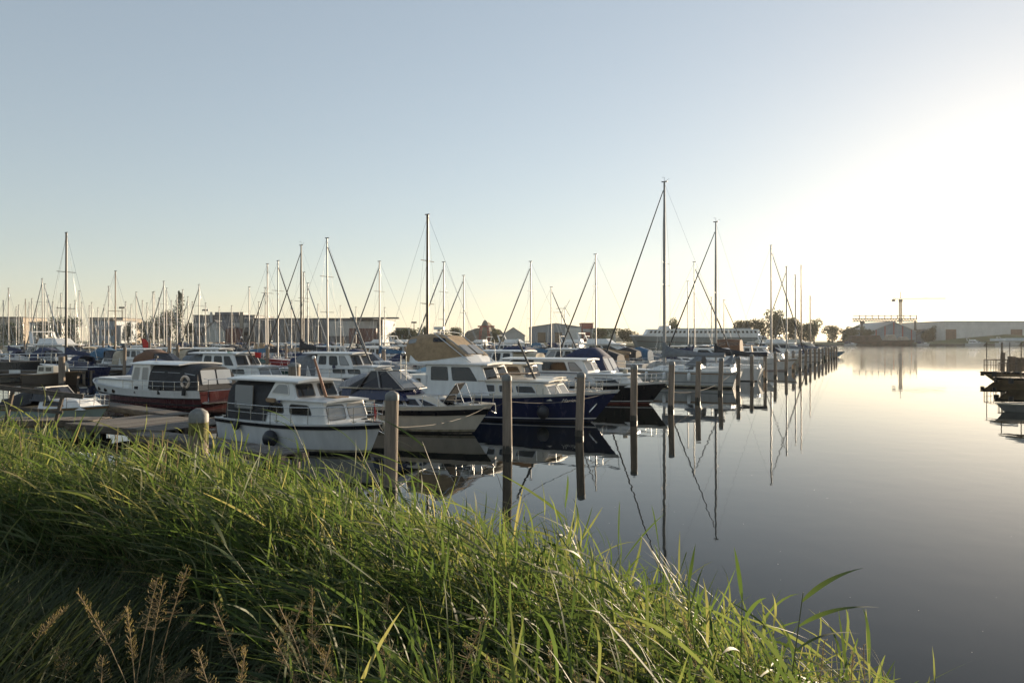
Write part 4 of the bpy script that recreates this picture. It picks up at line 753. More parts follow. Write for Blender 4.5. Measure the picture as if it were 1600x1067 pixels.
# masts read off the photo: column, top row, height of the mast head in metres, furled sail towards (-1, 0, 1), colour of the spar, what tells it apart
al, br, dk = alu, bronzemast, darkmast
MASTS = [(13, 451, 10.5, 0, al, 'standing at the very edge of the marina'), (25, 480, 10, 0, al, ''), (29, 477, 10, 0, al, ''), (39, 468, 11, 0, br, ''), (46, 473, 10.5, 0, al, ''), (50, 467, 10.5, 0, al, ''), (67, 436, 12, -1, al, 'with the taller of two close pale masts'), (70, 444, 12.5, 1, al, 'with the shorter of two close pale masts'), (83, 472, 10.5, 0, al, ''), (96, 459, 11, 0, al, ''),
         (103, 364, 14, 0, dk, 'with the very tall dark mast and one long spreader'), (124, 455, 11, 0, al, ''), (128, 473, 10, 0, al, ''), (139, 478, 10, 0, al, ''), (144, 473, 10.5, 0, al, ''), (163, 477, 10, -1, al, ''), (169, 448, 11, 0, al, 'with a pale mast before the grey shed'), (180, 424, 11.5, 0, br, 'with a tall brown mast beyond the tent boat'), (196, 472, 10, 0, al, ''), (213, 457, 11, 1, al, 'with a pale furled sail beside the trees'),
         (239, 457, 11, 0, al, ''), (241, 456, 12, 0, al, ''), (256, 440, 12, -1, al, 'rising just before the round trees'), (260, 451, 11.5, 0, al, ''), (277, 462, 11, 0, al, ''), (285, 453, 11.5, 0, al, 'whose mast stands before the poplar'), (294, 464, 11, -1, al, ''), (301, 472, 10, 0, al, ''), (311, 445, 12, -1, al, 'with a dark furled sail by the flat roofed hall'),
         (389, 449, 11, 0, al, 'whose mast stands at the corner of the flat roofed hall'), (415, 450, 10, -1, al, 'with a thin dark furled sail before the long warehouse'), (418, 413, 12, 0, al, 'with a slim pale mast behind the red yacht'), (434, 408, 12.5, 1, al, 'whose furled sail crosses behind the dark mast of the red yacht'), (474, 426, 12, 0, dk, 'with a plain dark mast before the long warehouse'), (481, 443, 11, 1, al, ''),
         (512, 373, 12.5, 1, al, 'with furled sail slanting from a tall pale mast to its bow'), (593, 409, 12, -1, al, 'with a pale furled sail before the red containers'), (601, 481, 9, 0, al, ''), (668, 336, 13.5, 0, br, 'with a thick bronze mast and wide spreader behind the tan canopy'), (693, 410, 12, -1, al, 'with a thin furled sail next to the bronze mast'), (725, 431, 11.5, -1, al, 'with mast and furled sail before the rubble hill'),
         (829, 409, 12.5, -1, al, 'with thin light furled sail before the grey sheds'), (861, 449, 10.5, 1, al, 'with a low dark furled sail near the wind turbines'), (931, 398, 13, -1, al, 'with black furled sail beside the navy canopy'), (1075, 440, 12, 0, al, 'with a thin mast before the long white river boat'), (1085, 410, 13, 1, al, 'whose furled sail crosses that of the dark covered yacht'), (1112, 465, 11, 0, al, ''), (1131, 469, 11, 1, al, 'with a short mast right of the dark covered yacht'),
         (1205, 384, 13, 1, al, 'with a black furled sail slanting to the open water'), (1229, 417, 12.5, -1, al, 'with mast before the tallest riverside tree'), (1243, 430, 12.5, 0, al, 'with a plain mast just beyond the brown cockpit tent'), (1252, 415, 13.5, 0, br, 'with a bronze mast at the far piles'), (1266, 463, 11.5, 0, br, 'with a short brown mast at the far piles'),
         (5, 470, 10, 0, al, ''), (57, 478, 10, 0, al, ''), (76, 462, 11, 0, al, ''), (90, 480, 10, 0, al, ''), (110, 476, 10, 0, al, ''), (118, 470, 10, 0, al, ''), (153, 481, 10, 0, al, ''), (205, 476, 10.5, 0, al, ''), (222, 470, 10.5, 0, al, ''), (230, 474, 10, 0, al, ''), (248, 466, 10.5, 0, al, ''), (268, 470, 10.5, 0, al, ''), (321, 474, 10, 0, al, ''), (343, 480, 10, 0, al, ''), (362, 478, 10, 0, al, ''), (404, 472, 10, 0, al, ''), (455, 470, 10, 0, al, ''), (497, 476, 10, 0, al, ''), (532, 478, 10, 0, al, ''), (556, 480, 10, 0, al, '')]
used_sp = [False, False]
Z_ = zat
LAND = [(120, 'by the outer left berths'), (330, 'beyond the red hulled cruiser'), (480, 'about the red sailing yacht'), (640, 'before the long warehouse'), (800, 'before the rubble hill'), (960, 'before the grey sheds'), (1110, 'before the long white river boat'), (2000, 'along the far row of piles')]
where_ = lambda px: next(t for x, t in LAND if px < x)
for i, (px, ty, ht, jd, mm, what) in enumerate(MASTS):
    d = (ht - H) * F / (HY - ty); k = 1 if ht > 11.2 else 0; pb, L = SP[k]; hd = HOUT + (0 if jd > 0 or (jd == 0 and i % 2) else math.pi) + random.uniform(-.04, .04)
    sw, cn = SWAPS[(i * 5 + i // 7) % len(SWAPS)]
    p = atd(px, d)
    thick_ = .16 if px > 1200 else .14 if px in (103, 668) else .09
    if px > 1200: p = onrow(px, 5.6); ht = Z_(ty, p.y); d = p.y
    org = p - Vector((math.cos(hd), math.sin(hd), 0)) * L * .54
    if not used_sp[k] and not sw: b = pb; used_sp[k] = True
    else: b = copy_tree(pb, None, sw)
    b.location = org; b.rotation_euler = (random.uniform(-.008, .008), 0, hd)
    cv, cvn = COVERS[(i * 3) % 5]
    rig(b, L, ht, mm, cv, (canv_black if (px > 840 or px in (311, 415, 434)) else canv_grey) if jd else None, thick_, True, True)
    if what: tag(b, '%s sailboat %s' % (cn, what), 'sailboat', 'sailboats in the marina')
    else: tag(b, 'far %s sailboat with bare mast %s' % (cn, where_(px)), 'sailboat', 'far sailboats')
    c = b.matrix_basis @ Vector((L / 2, 0, 0)); TAKEN.append((p.x, p.y, 2.2)); TAKEN.append((c.x, c.y, 2.2))
# motorboat prototypes
MP = []
def keep(b, L, nm): remember(b); MP.append((b, L, nm))
b, h = dutch('', (0, 0, 0), 9.0, white, canv=canv_navy); keep(b, 9.0, 'cabin cruiser')
b = boat('sport_cruiser', '', 'motorboat', (0, 0, 0), 0, 8.0, 'stern'); h = Hull(8, 2.8, 1.35, 1.05, rake=1.1, p=2.1, tm=.4)
hullset(b, h, white, (.74, .84, navy), antif, white, (.5, 1, .4, 4, .015, .08, False)); f = cabin(b, 2.6, 6.6, 1.15, .9, 1.0, 1.75, 1.4, .1, white, 'foredeck_cabin', .1, .6, .08, .08); both(b, f, rect(.08, .6, .35, .75), pm=glass_dark)
cabin(b, 1.6, 4.2, 1.1, .85, 1.65, 2.4, 1.0, .3, glass_dark, 'windscreen', .2, .8, .02); hood(b, [(.2, .3, 1.1, 1.1, 2.3), (1.4, 1.6, 1.1, 1.3, 2.75), (2.9, 2.7, 1.0, 1.7, 2.45)], canv_navy, 'cockpit_canopy'); keep(b, 8.0, 'sport cruiser')
b = boat('flybridge_yacht', '', 'motor yacht', (0, 0, 0), 0, 12.0, 'stern'); h = Hull(12, 4.0, 1.9, 1.4, rake=1.8, p=2.1); hullset(b, h, white, (.66, .74, navy), antif, white, (.45, 1, .6, 7, .02))
f = cabin(b, 2.0, 8.8, 1.65, 1.35, 1.4, 3.0, 2.0, .2, white, 'saloon', .15, .8, .08); both(b, f, [(.08, .45), (.45, .45), (.42, .85), (.1, .85)], pm=glass_dark, r=.1); both(b, f, [(.49, .45), (.86, .45), (.70, .85), (.47, .85)], pm=glass_dark, r=.1); fronts(b, f, .06, .95, .35, .9, pm=glass_dark)
roofslab(b, 1.0, 7.2, 1.75, 1.4, 3.05, .14, white, .08, 'flybridge_deck'); f = cabin(b, 2.2, 5.8, 1.4, 1.2, 3.1, 3.75, .8, .1, white, 'flybridge_coaming', .1, .8, .08); w = MB(); [w.bar((1.4, s * 1.5, 3.1), (.7, s * 1.3, 4.6), .35, .12) for s in (1, -1)]; w.bar((.75, 1.35, 4.55), (.75, -1.35, 4.55), .12, .4, (1, 0, 0)); w.build('radar_arch', white, b, .03); keep(b, 12.0, 'flybridge yacht')
b = boat('covered_sloop', '', 'motorboat', (0, 0, 0), 0, 6.5, 'stern'); h = Hull(6.5, 2.3, 1.0, .8, rake=.6, p=2.6); hullset(b, h, navy, (.82, .95, teak), antif, deckwhite, None); hood(b, [(.2, .2, 1.0, .8, 1.2), (2.0, 2.0, 1.05, .85, 1.7), (4.6, 4.3, .95, .95, 1.4), (6.0, 5.6, .4, 1.0, 1.1)], canv_grey, 'cover'); keep(b, 6.5, 'covered sloop')
b = boat('aft_cabin_cruiser', '', 'motorboat', (0, 0, 0), 0, 10.5, 'stern'); h = Hull(10.5, 3.4, 1.45, 1.15, rake=.8, p=2.6, tm=.5); hullset(b, h, navy, (.86, .96, white), redboot, deckgrey, (.05, 1, .6, 8, .018))
f = cabin(b, .8, 3.4, 1.4, 1.3, 1.1, 1.95, .1, .1, white, 'aft_cabin', .02, .95, .06); both(b, f, rect(.2, .8, .35, .8)); f = cabin(b, 5.2, 8.8, 1.35, 1.15, 1.1, 1.9, .4, 0, white, 'trunk_cabin', .1, .85, .06); both(b, f, rect(.1, .42, .35, .8)); both(b, f, rect(.5, .85, .35, .8)); fronts(b, f)
hood(b, [(3.2, 3.3, 1.35, 1.6, 2.95), (4.3, 4.3, 1.35, 1.6, 3.05), (6.0, 5.4, 1.2, 1.9, 2.9)], canv_navy, 'wheelhouse_canopy', cap1=True); cabin(b, 5.2, 6.05, 1.15, 1.0, 1.9, 2.7, .45, .2, glass_dark, 'windscreen', .1, .9, .02); keep(b, 10.5, 'aft cabin cruiser')
HSW = [({}, 'white', ''), ({'white gelcoat': offwhite, 'navy canvas': canv_black}, 'cream', 'black'), ({'navy canvas': canv_tan, 'navy paint': redp}, 'white', 'tan'), ({'navy canvas': canv_black, 'navy paint': tealp, 'grey canvas': canv_blue}, 'white', 'black'), ({'white gelcoat': greywhite, 'navy canvas': canv_brown, 'grey canvas': canv_navy}, 'grey white', 'brown'), ({'navy canvas': canv_blue, 'grey canvas': canv_black}, 'white', 'blue'), ({'navy canvas': canv_beige, 'navy paint': blackp, 'grey canvas': canv_beige}, 'white', 'beige')]
usedm = [False] * 5; cnt = {}
LAND = [(120, 'by the outer left berths'), (330, 'beyond the red hulled cruiser'), (480, 'about the red sailing yacht'), (640, 'before the long warehouse'), (800, 'before the rubble hill'), (960, 'before the grey sheds'), (1110, 'before the long white river boat'), (2000, 'along the far row of piles')]
def place(k, p, hd, lab=None, sw=None):
    b0, L, nm = MP[k]; sw = sw or HSW[random.randrange(len(HSW))]
    if not usedm[k]: b = b0; usedm[k] = True; sw = HSW[0]
    else: b = copy_tree(b0, None, sw[0])
    b.location = (p.x, p.y, 0); b.rotation_euler = (0, 0, hd)
    px = 800 + F * p.x / p.y; where = next(t for x, t in LAND if px < x)
    cvn = (sw[2] or 'navy') if k != 3 else {'blue': 'black', 'black': 'blue', 'brown': 'navy', 'beige': 'beige'}.get(sw[2], 'grey') if sw[2] in ('brown', 'beige') else 'dark'
    tag(b, lab or ('%s %s with dark windows %s' % (sw[1], nm, where) if k == 2 else '%s %s with %s canvas %s' % (sw[1] if k not in (3, 4) else 'dark hulled', nm, cvn, where)), 'motor yacht' if k == 2 else 'motorboat', 'motorboats in the marina rows')
    TAKEN.append((p.x + math.cos(hd) * L / 2, p.y + math.sin(hd) * L / 2, 2.4)); return b
# chosen ones that the photo shows clearly
place(2, atd(60, 88), HOUT, 'white high flybridge yacht with dark windows at the outer left berths', HSW[0])
place(2, atd(900, 105), HOUT, 'large white flybridge yacht beyond the navy cockpit canopy', HSW[0])
place(2, onrow(1178, 12.3), HOUT, 'tall white flybridge yacht at the far end of the outer row', HSW[0]); place(2, onrow(1214, 12.3), HOUT, 'last white flybridge yacht with a slanting radar arch by the far piles', HSW[1])
place(1, atd(60, 80), HOUT, 'white sport cruiser with beige canvas beside the golden pile', HSW[6]); place(1, atd(535, 66), HOUT, 'white sport cruiser behind the cruiser with rounded side windows', HSW[0])
place(1, atd(975, 61), HI, 'white cruiser with clear cockpit screens beyond the tallest masted yacht', HSW[3]); place(4, atd(745, 66), HOUT, 'navy hulled cruiser behind the tan flybridge canopy', HSW[0])
place(3, atd(640, 60), HI, 'navy covered sloop just left of the tan flybridge canopy', ({'grey canvas': canv_navy}, 'navy', 'brown'))
place(0, row(74, 9.6), HOUT, None, HSW[2])
lastb = copy_tree(SP[1][0], None, SWAPS[6][0]); pb = atd(1321, 150); lastb.location = pb - Vector((math.cos(HOUT), math.sin(HOUT), 0)) * 10.5; lastb.rotation_euler = (0, 0, HOUT); tag(lastb, 'pale blue boat whose bow ends the long row of piles', 'sailboat', 'sailboats in the marina'); TAKEN.append((pb.x - 4, pb.y + 2, 4))
for k, px, d, hd, lb, sw in ((1, 222, 62, HOUT, 'white sport cruiser with brown canvas just beyond the roof of the red hulled cruiser', HSW[4]), (0, 300, 78, HOUT, 'white cabin cruiser with black canvas over the bow end of the red hulled cruiser', HSW[3]), (1, 150, 78, HOUT, 'white sport cruiser with blue canvas behind the slate blue tent', HSW[5]), (0, 100, 92, HOUT, 'cream cabin cruiser with black canvas beyond the brown wooden boat', HSW[1]),
    (1, 262, 92, HOUT, 'white sport cruiser with tan canvas by the red flag', HSW[2]), (0, 12, 112, HOUT, 'white cabin cruiser with beige canvas at the edge of the view', HSW[6]), (0, 200, 108, HOUT, 'white cabin cruiser with blue canvas beyond the red flag', HSW[5]), (1, 345, 96, HOUT, 'white sport cruiser with black canvas below the pale gabled shed', HSW[3]), (0, 560, 88, HOUT, 'white cabin cruiser with tan canvas below the red containers', HSW[2])):
    p = atd(px, d)
    if free(p + Vector((math.cos(hd), math.sin(hd), 0)) * 4, .6): place(k, p, hd, lb, sw)
# the rows
ROWS = [(1.5, 0, 30, 132, 1), (23.5, 1, 20, 140, 0), (52, 0, -6, 150, 1), (66, 1, -4, 150, 1), (88, 0, -5, 160, 1), (102, 1, 0, 170, 1), (126, 0, 5, 170, 1), (140, 1, 10, 175, 1), (164, 0, 15, 175, 1), (178, 1, 20, 175, 1)]
for bI, (bb, flip, a0, a1, op) in enumerate(ROWS):
    a = a0
    while a < a1:
        a += random.uniform(3.5, 4.8)
        k = random.choice((0, 0, 1, 1, 4, 3, 0, 2) if bI < 6 else (0, 1, 1, 4, 3)); k = 0 if k == 2 and row(a, bb).y < 135 else k; L = MP[k][1]
        q = row(a, bb); hd = HOUT + (math.pi if flip else 0) + random.uniform(-.05, .05); st = q - Vector((math.cos(hd), math.sin(hd), 0)) * L * (.97 if not flip else 1.0)
        c = st + Vector((math.cos(hd), math.sin(hd), 0)) * L / 2; px = 800 + F * c.x / max(1, c.y)
        if not (-40 < px < 1330) or c.y < 45 or not free(c, 1.75) or c.y > 262: continue
        if c.y < 70 and px < 700: continue
        place(k, st, hd)
# docks of the inner rows and their piles
for bb in (59, 95, 133, 171):
    A, B = row(-8 if bb == 59 else 0, bb), row(150, bb); dk_ = empty('jetty', (A.x, A.y, .55), math.atan2((B - A).y, (B - A).x)); tag(dk_, 'low plank jetty of an inner row, %s' % {59: 'first one behind the near boats', 95: 'second one back', 133: 'third one back', 171: 'last one before the far bank'}[bb], 'jetty')
    Lh = (B - A).length; MB().box(0, Lh, -.9, .9, -.06, 0).build('deck_boards', plank[0], dk_); MB().box(0, Lh, -.8, .8, -.3, -.062).build('beam', beam_m, dk_)
    for s in (-1, 1):
        for i in range(int(150 / 7)):
            q = row(-4 + i * 7 + random.uniform(-.6, .6), bb + s * random.choice((2.2, 12.6))); px = 800 + F * q.x / max(1, q.y)
            if -30 < px < 1300 and 60 < q.y < 250 and free(q, -1.4): tp = random.uniform(2.1, 3.2); kd = random.choice((1, 2)); pile(q, 'sunlit %s %s pile %s' % ('tall' if tp > 2.65 else 'short', 'capped' if kd == 1 else 'bare topped', where_(px)), kd, random.uniform(.8, 1.15), 'piles among the inner rows', top=tp)
o = empty('red_ensign', atd(226, 92, 1.6)); tag(o, 'big red flag hanging from a stern beyond the slate blue tent boat', 'flag'); MB().tube([(0, 0, -.2), (-.5, 0, 2.4)], .03, 5).build('staff', teak, o); MB().loft([[(-.05, 0, .3), (-.48, 0, 2.2)], [(.3, .12, .1), (.15, .1, 2.0)], [(.6, -.05, -.1), (.5, .05, 1.5)]], False, False, False, True).build('cloth', redflag, o)
# ---------------------------------------------------------------- far shore: halls, sheds, trees, cranes
clad_grey = mat('dark grey cladding', (.12, .13, .145), .6, .15, .2); clad_lt = mat('pale cladding', (.42, .42, .40), .6, .1, .2); clad_blue = mat('blue grey cladding', (.20, .24, .28), .6, .12, .2); clad_beige = mat('beige concrete', (.34, .29, .23), .8, .12, .2); clad_white = mat('white cladding', (.55, .55, .53), .55, .08, .2)
roof_dk = mat('dark roofing', (.06, .06, .065), .7, .15, .2); redsteel = mat('red steel', (.30, .05, .035), .5, .15, 1); container = mat('container red', (.12, .04, .035), .6, .2, .6); doorbrown = mat('brown door', (.16, .095, .06), .6, .15, .4); rust = mat('rusty hull steel', (.075, .045, .03), .8, .35, .3); yellowc = mat('crane paint', (.15, .12, .085), .5, .15, 1)
def wbox(o, x0, x1, y0, y1, z0, z1, m, nm='wall'): return MB().box(x0, x1, y0, y1, z0, z1).build(nm, m, o)
def X(px, d): return (px - 800) / F * d
def Z(py, d): return H - (py - HY) * d / F
def hall(name, label, px0, px1, ptop, d, dep, m, rm, gable=0, ribs=0, ribm=None, cat='building', base=1.6):
    x0, x1, zt = X(px0, d), X(px1, d), Z(ptop, d); w = x1 - x0; o = empty(name, ((x0 + x1) / 2, d, base)); tag(o, label, cat); hh = zt - base
    if gable:
        e = hh * (1 - gable); MB().loft([[(-w / 2, y, 0), (w / 2, y, 0), (w / 2, y, e), (0, y, hh), (-w / 2, y, e)] for y in (0, dep)]).build('wall', m, o)
        for s in (1, -1): MB().hexa([(0, -.6, hh + .02), (s * (w / 2 + .5), -.6, e - .2), (s * (w / 2 + .5), dep + .6, e - .2), (0, dep + .6, hh + .02)], [(0, -.6, hh + .35), (s * (w / 2 + .5), -.6, e + .13), (s * (w / 2 + .5), dep + .6, e + .13), (0, dep + .6, hh + .35)]).build('roof', rm, o)
    else:
        wbox(o, -w / 2, w / 2, 0, dep, 0, hh - .5, m); wbox(o, -w / 2 - .4, w / 2 + .4, -.4, dep + .4, hh - .5, hh, rm, 'roof')
    for i in range(ribs):
        x = -w / 2 + w * (i + .5) / ribs; top = hh * (1 - gable) + (hh * gable) * (1 - abs(x) / (w / 2)) if gable else hh - .5
        wbox(o, x - w * .012, x + w * .012, -.18, -.003, 0, top - .3, ribm, 'pilaster')
    return o, w, hh
o, w, hh = hall('warehouse', 'long dark grey warehouse with low flat roof behind the red sailing yacht', 388, 598, 497, 372, 40, clad_grey, roof_dk, ribs=16, ribm=roof_dk)
wbox(o, w * .10, w * .46, -.5, -.02, 4.2, hh - 1.6, clad_lt, 'loading_wall'); wbox(o, w * .27, w * .5 + 9, -4, -.45, hh - .45, hh + .3, roof_dk, 'canopy')
o, w, hh = hall('office_block', 'flat roofed grey building with stepped storeys behind the poplar', 302, 398, 492, 380, 30, clad_grey, roof_dk)
wbox(o, -w * .5, w * .5, -.35, -.01, hh * .58, hh * .72, clad_lt, 'window_band'); wbox(o, -w * .22, -w * .18, -.6, -.36, 2, hh + 1.5, clad_lt, 'pillar'); wbox(o, w * .26, w * .32, -.6, -.36, 2, hh + 1.5, clad_beige, 'pillar'); wbox(o, -w * .2, w * .2, 4, 20, hh, hh + 1.6, clad_grey, 'roof_plant'); wbox(o, -w * .45, w * .4, -.3, -.02, hh * .3, hh * .42, glass_dark, 'window_band')
o, w, hh = hall('shed', 'small pale gabled shed before the flat roofed building', 319, 352, 501, 352, 18, clad_lt, roof_dk, gable=.45)
for i, (px0, px1, pt) in enumerate(((545, 566, 513), (566, 588, 513), (353, 376, 513))):
    x0, x1 = X(px0, 351), X(px1, 351); o = empty('shipping_container', ((x0 + x1) / 2, 351, 1.6)); tag(o, ('dark red container stacked before the long warehouse', 'second dark red container touching the first one', 'dark red container beside the pale gabled shed')[i], 'container', 'red shipping containers'); wbox(o, -(x1 - x0) / 2 + .1, (x1 - x0) / 2 - .1, 0, 3, 0, Z(pt, 351) - 1.6, container, 'body')
    for k in range(9): wbox(o, -(x1 - x0) / 2 + .3 + k * (x1 - x0 - .6) / 9, -(x1 - x0) / 2 + .5 + k * (x1 - x0 - .6) / 9, -.06, 0, .2, Z(pt, 351) - 1.8, container, 'corrugation')
for px0, px1, pt, d, m, lb in ((-20, 36, 495, 392, clad_beige, 'beige low building at the edge of the view'), (46, 66, 503, 380, clad_white, 'small white building between the hedges'), (140, 192, 496, 385, clad_beige, 'beige building behind the tall brown mast'), (148, 182, 500, 365, clad_blue, 'blue grey shed with a slanting white pipe'), (596, 640, 512, 430, clad_blue, 'low blue grey shed by the dark hedge')):
    o, w, hh = hall('building', lb, px0, px1, pt, d, 20, m, roof_dk)
    for k in range(4): wbox(o, -w * .4 + k * w * .22, -w * .4 + k * w * .22 + w * .12, -.06, .02, hh * .35, hh * .6, glass_dark, 'window')
o, w, hh = hall('shed', 'blue grey industrial shed with two dark doors near the wind turbines', 829, 908, 505.5, 470, 40, clad_blue, mat('grey roofing', (.30, .31, .32), .6), gable=.18); wbox(o, -w * .36, -w * .2, -.1, .02, 0, hh * .55, glass_dark, 'door'); wbox(o, -w * .02, w * .12, -.1, .02, 0, hh * .55, glass_dark, 'door'); wbox(o, w * .18, w * .5, -.3, -.05, 0, hh * .78, clad_white, 'annex')
o, w, hh = hall('shed', 'low pale roofed shed beside the rubble hill', 784, 820, 512, 450, 30, clad_lt, mat('grey roofing', (.30, .31, .32)), gable=.5)
o, w, hh = hall('building', 'small bright red roofed box building above the flybridge yacht', 909, 927, 504.5, 480, 15, redsteel, redsteel); wbox(o, -w * .4, w * .3, -.1, .02, hh * .55, hh * .7, clad_white, 'sign_band')
o, w, hh = hall('building', 'white low blocks behind the inner berths', 925, 962, 513, 470, 12, clad_lt, roof_dk)
# long white river boat on the far side
d = 300; x0, x1 = X(983, d), X(1192, d); rb = boat('river_boat', 'long white river passenger boat with two rows of small windows before the trees', 'passenger boat', (x1, d, 0), math.pi, x1 - x0, 'stern'); Lr = x1 - x0
hb = Hull(Lr, 9, 5.9, 5.4, .5, rake=3, p=4, tm=.8, sw=.95, wl=.97); hullset(rb, hb, mat('grey green hull', (.16, .19, .19), .5), (.90, 1.0, white), antif, deckgrey, None, bottom=False)
f = cabin(rb, 2, Lr - 6, 4.0, 3.9, 5.4, 8.2, 1.5, 1, white, 'cabin_deck', .3, .9, .1)
for k in range(26): window(rb, f['P'], rect(.025 + k * .037, .045 + k * .037, .42, .75), f['ctr'], .06, .06, name='window', pm=glass_dark, t=.08)
cabin(rb, Lr * .70, Lr * .78, 2.5, 2.3, 8.2, 9.6, .6, .2, white, 'pilot_house', .2, .9, .1); MB().box(Lr * .1, Lr * .66, -2.5, 2.5, 8.203, 8.6).build('sun_deck', deckgrey, rb)
d = 285; gr_ = boat('barge', 'grey green flat barge lying below the long white river boat', 'barge', (X(1160, d), d, 0), math.pi, 42, 'stern'); hb = Hull(42, 8, 3.4, 2.6, rake=2, p=4, tm=.8, sw=.95, wl=.97); hullset(gr_, hb, mat('sage steel', (.13, .17, .17), .6), (.9, 1, darkmast), antif, deckgrey, None, bottom=False)
# rubble hill, wooded ridge
def mound(name, label, px0, px1, pt, d, dep, m, cat, kind, seed, peak=.5, lumps=1.0):
    rg = random.Random(seed); x0, x1, zt = X(px0, d), X(px1, d), Z(pt, d); nx, ny = 40, 14; vs = []; ph = [rg.uniform(0, 6) for _ in range(8)]
    for j in range(ny + 1):
        for i in range(nx + 1):
            u, v = i / nx, j / ny; e = (1 - abs(u - peak) / (peak if u < peak else 1 - peak)); e = max(0, e) ** .8 * math.sin(math.pi * v) ** .7
            z = 1.5 + (zt - 1.5) * e * (1 + lumps * (.06 * math.sin(u * 23 + ph[0]) + .05 * math.sin(u * 41 + v * 17 + ph[1]) + .03 * math.sin(u * 90 + ph[2] + v * 30))); vs.append((x0 + (x1 - x0) * u, d + dep * v, z))
    o = MB().add(vs, [(j * (nx + 1) + i, j * (nx + 1) + i + 1, (j + 1) * (nx + 1) + i + 1, (j + 1) * (nx + 1) + i) for j in range(ny) for i in range(nx)], True).build(name, m); tag(o, label, cat, kind=kind); return o
mound('rubble_hill', 'heap of brownish rubble and scrap rising behind the marina', 700, 800, 502, 440, 60, mat('rubble', (.17, .13, .09), .95, .35, .25, bump=1, col2=(.06, .06, .04)), 'rubble hill', None, 3, .6, 1.6)
mound('hills', 'low green ridge on the skyline', 905, 1010, 509.5, 900, 300, mat('ridge', (.05, .065, .03), .95, .3, .05), 'ridge', 'structure', 5, .4, .5)
mound('hills', 'long low hill on the skyline beyond the halls', 560, 760, 518, 1000, 300, mat('ridge', (.05, .065, .03)), 'ridge', 'structure', 6, .4, .5)
# trees: leaf clumps through an uneven crown on a limbed trunk
bark = mat('bark', (.10, .08, .06), .95, .3, 2, bump=.5)
def leafmat(name, c1, c2):
    m = bpy.data.materials.new(name); m.use_nodes = True; t = m.node_tree; N = t.nodes; K = t.links; b = N['Principled BSDF']; b.inputs['Roughness'].default_value = .7
    tc = N.new('ShaderNodeTexCoord'); nz = N.new('ShaderNodeTexNoise'); nz.inputs['Scale'].default_value = .9; K.new(tc.outputs['Object'], nz.inputs['Vector']); rp = N.new('ShaderNodeValToRGB'); rp.color_ramp.elements[0].color = (*c2, 1); rp.color_ramp.elements[1].color = (*c1, 1); rp.color_ramp.elements[0].position = .35; rp.color_ramp.elements[1].position = .65
    K.new(nz.outputs['Fac'], rp.inputs[0]); K.new(rp.outputs[0], b.inputs['Base Color']); tr = N.new('ShaderNodeBsdfTranslucent'); K.new(rp.outputs[0], tr.inputs[0]); mx = N.new('ShaderNodeMixShader'); mx.inputs[0].default_value = .3; K.new(b.outputs[0], mx.inputs[1]); K.new(tr.outputs[0], mx.inputs[2]); K.new(mx.outputs[0], N['Material Output'].inputs['Surface']); MATS[name] = m; return m
LM = [leafmat('summer leaves', (.07, .095, .03), (.035, .05, .018)), leafmat('olive leaves', (.095, .10, .035), (.05, .055, .02)), leafmat('dark poplar leaves', (.045, .065, .025), (.022, .034, .014))]
def crown_mesh(seed, lobes, n, size, shape='round'):
    rg = np.random.default_rng(seed); L_ = []
    for k in range(lobes):
        if shape == 'poplar': z = .12 + .86 * k / (lobes - 1); r = .17 * math.sin(math.pi * min(1, .15 + z * .9)) ** .6 + .03; L_.append((rg.normal(0, .03), rg.normal(0, .03), z, r, r * 1.2))
        else: a = rg.uniform(0, 6.28); q = rg.uniform(.0, .36); z = rg.uniform(.12, .80); L_.append((q * math.cos(a), q * math.sin(a), z, rg.uniform(.17, .27), rg.uniform(.14, .22)))
    V = []; Fc = []
    per = n // lobes
    for cx, cy, cz, rr, rz in L_:
        d = rg.normal(size=(per, 3)); d /= np.linalg.norm(d, axis=1)[:, None]; rad = rg.uniform(.55, 1.08, per)[:, None]; c = np.array([cx, cy, cz]) + d * rad * np.array([rr, rr, rz])
        a = rg.normal(size=(per, 3)); a /= np.linalg.norm(a, axis=1)[:, None]; b = np.cross(a, rg.normal(size=(per, 3))); b /= np.linalg.norm(b, axis=1)[:, None]; s = size * rg.uniform(.5, 1.3, per)[:, None]
        for k in range(per):
            i0 = len(V); V += [c[k] + a[k] * s[k], c[k] + b[k] * s[k] * .7, c[k] - a[k] * s[k], c[k] - b[k] * s[k] * .7]; Fc.append((i0, i0 + 1, i0 + 2, i0 + 3))
    me = bpy.data.meshes.new('crown'); me.from_pydata([tuple(v) for v in V], [], Fc); return me
CR = [crown_mesh(1, 14, 2600, .034), crown_mesh(2, 12, 2400, .036), crown_mesh(3, 17, 2900, .03), crown_mesh(4, 16, 2000, .022, 'poplar')]
def trunk_mesh(seed):
    rg = random.Random(seed); mb = MB(); mb.tube([(0, 0, -.02), (.005, 0, .2), (0, .01, .5), (.01, 0, .7)], [.03, .022, .014, .006], 7)
    for k in range(5): a = k * 1.25 + rg.random(); z = .25 + .07 * k; mb.tube([(0, 0, z), (.12 * math.cos(a), .12 * math.sin(a), z + .13), (.24 * math.cos(a), .24 * math.sin(a), z + .24)], [.011, .007, .003], 5)
    return mb.mesh('trunk', bark)
TR = [trunk_mesh(1), trunk_mesh(2)]
